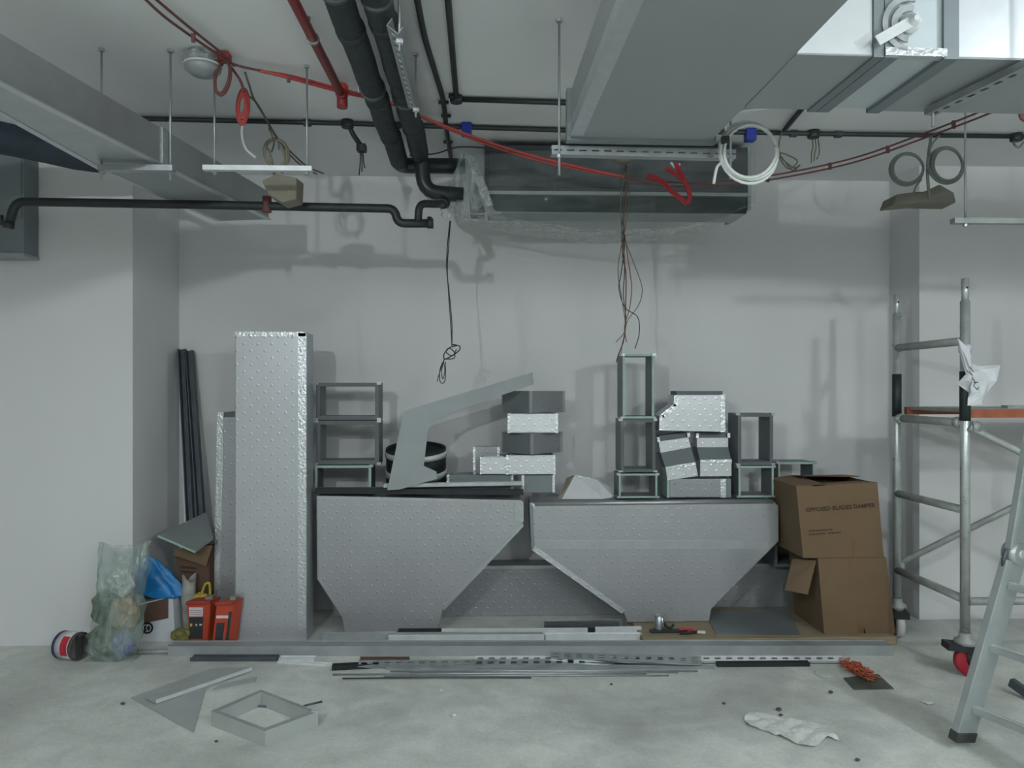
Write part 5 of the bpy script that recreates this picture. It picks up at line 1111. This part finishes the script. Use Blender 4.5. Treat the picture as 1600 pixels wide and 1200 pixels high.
# ================================================================ scaffold tower
def scaffold():
    X = 2.52; Yn, Yfr = 3.95, 4.62; X2 = X + 1.85
    t = thing('scaffold_tower', 'galvanised scaffold tower on casters at the right', 'scaffold', (X + 0.9, 4.2, 0))
    rt = 0.0245
    zb_ = 0.21; ztop = at(1507, 435, Yn).z; zt2 = ztop - 0.12
    def upright(x, y, zc_red):
        u = MB().tube([V(x, y, zb_), V(x, y, zt2)], rt, 16).build('upright', 'scaf_tube', t)
        MB().tube([V(x, y, zt2 - 0.01), V(x, y, ztop)], 0.0185, 14).build('spigot', 'scaf_tube', u)
        MB().tube([V(x, y - 0.016, ztop - 0.05), V(x, y - 0.0195, ztop - 0.05)], 0.006, 8).build('pin_hole', 'ink_black', u)
        MB().tube([V(x, y, 1.34), V(x, y, 1.60)], rt + 0.0025, 16).build('black_sleeve', 'black_tape', u)
        # caster
        k = MB().lathe([(0.055, 0), (0.055, 0.022), (0.032, 0.035), (0.03, 0.06)], (x, y, 0.168), UP, 16).build('caster_mount', 'scaf_dusty', t)
        w_ = 0.085
        dx = V(0.99, -0.14, 0) if zc_red else V(-0.25, -1, 0).normalized(); side = V(-dx.y, dx.x, 0); cc = V(x, y, w_) + dx * 0.03
        MB().lathe([(0.03, -0.022), (w_ - 0.012, -0.022), (w_, -0.014), (w_, 0.014), (w_ - 0.012, 0.022), (0.03, 0.022)], cc, side, 28).build('wheel', 'caster_red' if zc_red else 'caster_white', k)
        MB().lathe([(0.03, -0.024), (0.03, 0.024)], cc, side, 16).build('hub', 'caster_black', k)
        for s in (-1, 1): MB().hexa([cc + side * s * 0.03 + dx * a + V(0, 0, z) + side * s * o for o in (0,) for z, a in ((-0.02, -0.02), (-0.02, 0.02))] + [cc + side * s * 0.034 + dx * a + V(0, 0, -0.02) for a in (0.02, -0.02)] +
                             [cc + side * s * 0.03 + dx * a + V(0, 0, 0.095) for a in (-0.05, 0.02)] + [cc + side * s * 0.034 + dx * a + V(0, 0, 0.095) for a in (0.02, -0.05)]).build('fork', 'caster_black', k)
        MB().bar(cc + V(0, 0, 0.075) - dx * 0.13, cc + V(0, 0, 0.06) + dx * 0.08, 0.09, 0.034).build('brake_lever', 'caster_black', k)
        return u
    for x in (X, X2):
        for y in (Yn, Yfr): upright(x, y, y == Yn)
        for z in (1.76, 1.33, 0.87, 0.40):
            MB().tube([V(x, Yn, z), V(x, Yfr, z)], 0.0225, 14).build('rung', 'scaf_dusty', t)
    MB().tube([V(X + 0.0, Yn - 0.03, 0.40), V(X2, Yn - 0.03, 0.40)], 0.021, 14).build('horizontal_brace', 'scaf_dusty', t)
    for p, q in ((V(X, Yn - 0.03, 1.31), V(X2, Yn - 0.03, 0.42)), (V(X, Yfr + 0.03, 0.42), V(X2, Yfr + 0.03, 1.30))):
        b = MB().tube([p, q], 0.019, 14).build('diagonal_brace', 'scaf_dusty', t)
        for e in (p, q): MB().lathe([(0.03, -0.02), (0.03, 0.02)], e + V(0.03, 0, 0), (1, 0, 0), 12).build('brace_hook', 'scaf_dusty', b)
    # deck
    d = thing('scaffold_deck', 'dusty orange-framed deck board resting on the scaffold rungs', 'deck', (X + 0.9, 4.2, 1.352))
    MB().box((X + 0.03, Yn + 0.03, 1.355), (X2 - 0.03, Yn + 0.06, 1.42) if False else (X2 - 0.03, Yn + 0.06, 1.40)).build('side_rail', 'deck_orange', d)
    MB().box((X + 0.03, Yfr - 0.06, 1.355), (X2 - 0.03, Yfr - 0.03, 1.40)).build('side_rail', 'deck_orange', d)
    n = 4
    for k in range(n):
        ya = Yn + 0.06 + (Yfr - Yn - 0.12) * k / n; MB().box((X + 0.05, ya + 0.003, 1.383), (X2 - 0.05, ya + (Yfr - Yn - 0.12) / n - 0.003, 1.403)).build('plank', 'scaf_dusty', d)
    for y in (Yn + 0.05, Yfr - 0.05):
        for x in (X, X2): MB().lathe([(0.0245, -0.02), (0.031, -0.02), (0.031, 0.02), (0.0245, 0.02)], (x, y, 1.33), (0, 1, 0), 14).build('deck_hook', 'scaf_tube', d)
    tag(MB().bar(V(X + 0.28, Yn + 0.1, 1.412), V(X + 1.4, Yn + 0.12, 1.412), 0.05, 0.016).build('loose_batten', 'scaf_dusty'), 'loose dusty batten lying on the scaffold deck', 'batten')
    # crumpled white bag tied to near upright
    Yw = Yn - 0.045
    t = thing('tied_paper', 'crumpled white plastic sheet with black writing tied to the near scaffold upright', 'plastic sheet', at(1525, 600, Yw))
    outl = [(1498, 528), (1514, 546), (1516, 566), (1530, 572), (1562, 570), (1556, 596), (1545, 612), (1534, 632), (1513, 634), (1516, 614), (1497, 600), (1508, 585), (1503, 560)]
    cpt = at(1521, 590, Yw - 0.03); P = [at(a, b, Yw + 0.012 * math.sin(i * 2.3)) for i, (a, b) in enumerate(outl)]
    vs = [cpt]; fs = []; n = len(P); ringn = 4
    for j in range(1, ringn + 1):
        for i in range(n):
            p = cpt.lerp(P[i], j / ringn); vs.append(p + V(0, noise.noise(p * 26) * 0.03, noise.noise(p * 30) * 0.008))
    for i in range(n): fs.append((0, 1 + (i + 1) % n, 1 + i))
    for j in range(ringn - 1):
        for i in range(n):
            a = 1 + j * n + i; b = 1 + j * n + (i + 1) % n; fs.append((a, b, b + n, a + n))
    mb = MB().add(vs, fs, False); o = mb.build('sheet', 'paper_white', t)
    sm = o.modifiers.new('solid', 'SOLIDIFY'); sm.thickness = 0.003
    MB().lathe([(0.030, -0.02), (0.031, 0.02)], (X, Yn, at(1500, 545, Yn).z), UP, 14).build('tie', 'paper_white', t)
    for L in ([(1515, 573), (1521, 581)], [(1511, 579), (1519, 586)], [(1519, 590), (1524, 598), (1521, 603), (1527, 609)], [(1522, 598), (1528, 597)], [(1527, 609), (1529, 605)]):
        MB().tube([at(a, b, Yw - 0.052) for a, b in L], 0.0022, 6).build('pen_stroke', 'ink_black', t)
scaffold()
# ================================================================ ladder
def ladder():
    f1 = atz(1499, 1168, 0.0); rd = V(0.15, -0.40, 0).normalized(); wd = 0.42
    top = pd(1583, 875, 3.16); ld = (top - f1).normalized(); Ln = (top - f1).length
    t = thing('folding_ladder', 'hinged aluminium ladder at the right edge of the foreground', 'ladder', f1)
    nrm = ld.cross(rd).normalized()
    for s in (0, 1):
        b = f1 + rd * wd * s
        MB().bar(b + ld * 0.03, b + ld * Ln, 0.034, 0.112, nrm).build('stile', 'alu', t, 0.004)
        f = b + ld * 0.0
        MB().bar(f + ld * 0.032, f + ld * 0.075, 0.042, 0.118, nrm).build('rubber_foot', 'rubber', t, 0.004)
        h = MB().lathe([(0.045, -0.03), (0.045, 0.03)], b + ld * (Ln + 0.03), rd, 20).build('hinge', 'alu', t)
        MB().lathe([(0.018, -0.036), (0.018, 0.036)], b + ld * (Ln + 0.03), rd, 14).build('hinge_pin', 'alu_worn', h)
        MB().tube([b + ld * (Ln + 0.02) - nrm * 0.05 + UP * 0.02, b + ld * (Ln + 0.0) - nrm * 0.058, b + ld * (Ln - 0.03) - nrm * 0.05], 0.008, 8).build('hinge_catch', 'steel_dark', h)
        l2 = (ld + V(-0.12, 0.0, 0)).normalized(); h0 = b + ld * (Ln + 0.03)
        MB().bar(h0 + l2 * 0.02, h0 + l2 * 0.62, 0.03, 0.10, nrm).build('upper_stile', 'alu', t, 0.004)
        if s == 0: hh = (h0, l2)
    for k in range(3):
        q = f1 + ld * (0.175 + 0.27 * k) + rd * 0.016
        r_ = MB().bar(q, q + rd * (wd - 0.032), 0.03, 0.03, nrm).build('rung', 'alu', t, 0.005)
        MB().bar(q + ld * 0.017, q + rd * (wd - 0.032) + ld * 0.017, 0.026, 0.004, ld).build('tread', 'alu_worn', r_)
    for k in range(2):
        q = hh[0] + hh[1] * (0.2 + 0.27 * k) + rd * 0.016; MB().bar(q, q + rd * (wd - 0.032), 0.03, 0.03, nrm).build('rung', 'alu', t, 0.005)
    c = atz(1596, 1092, 0.0)
    tag(MB().bar(c + V(-0.01, 0.06, 0.06), c + V(0.03, -0.05, 0.02), 0.03, 0.04).build('dark_offcut', 'steel_dark'), 'dark offcut on the floor behind the ladder at the right edge', 'offcut')
ladder()
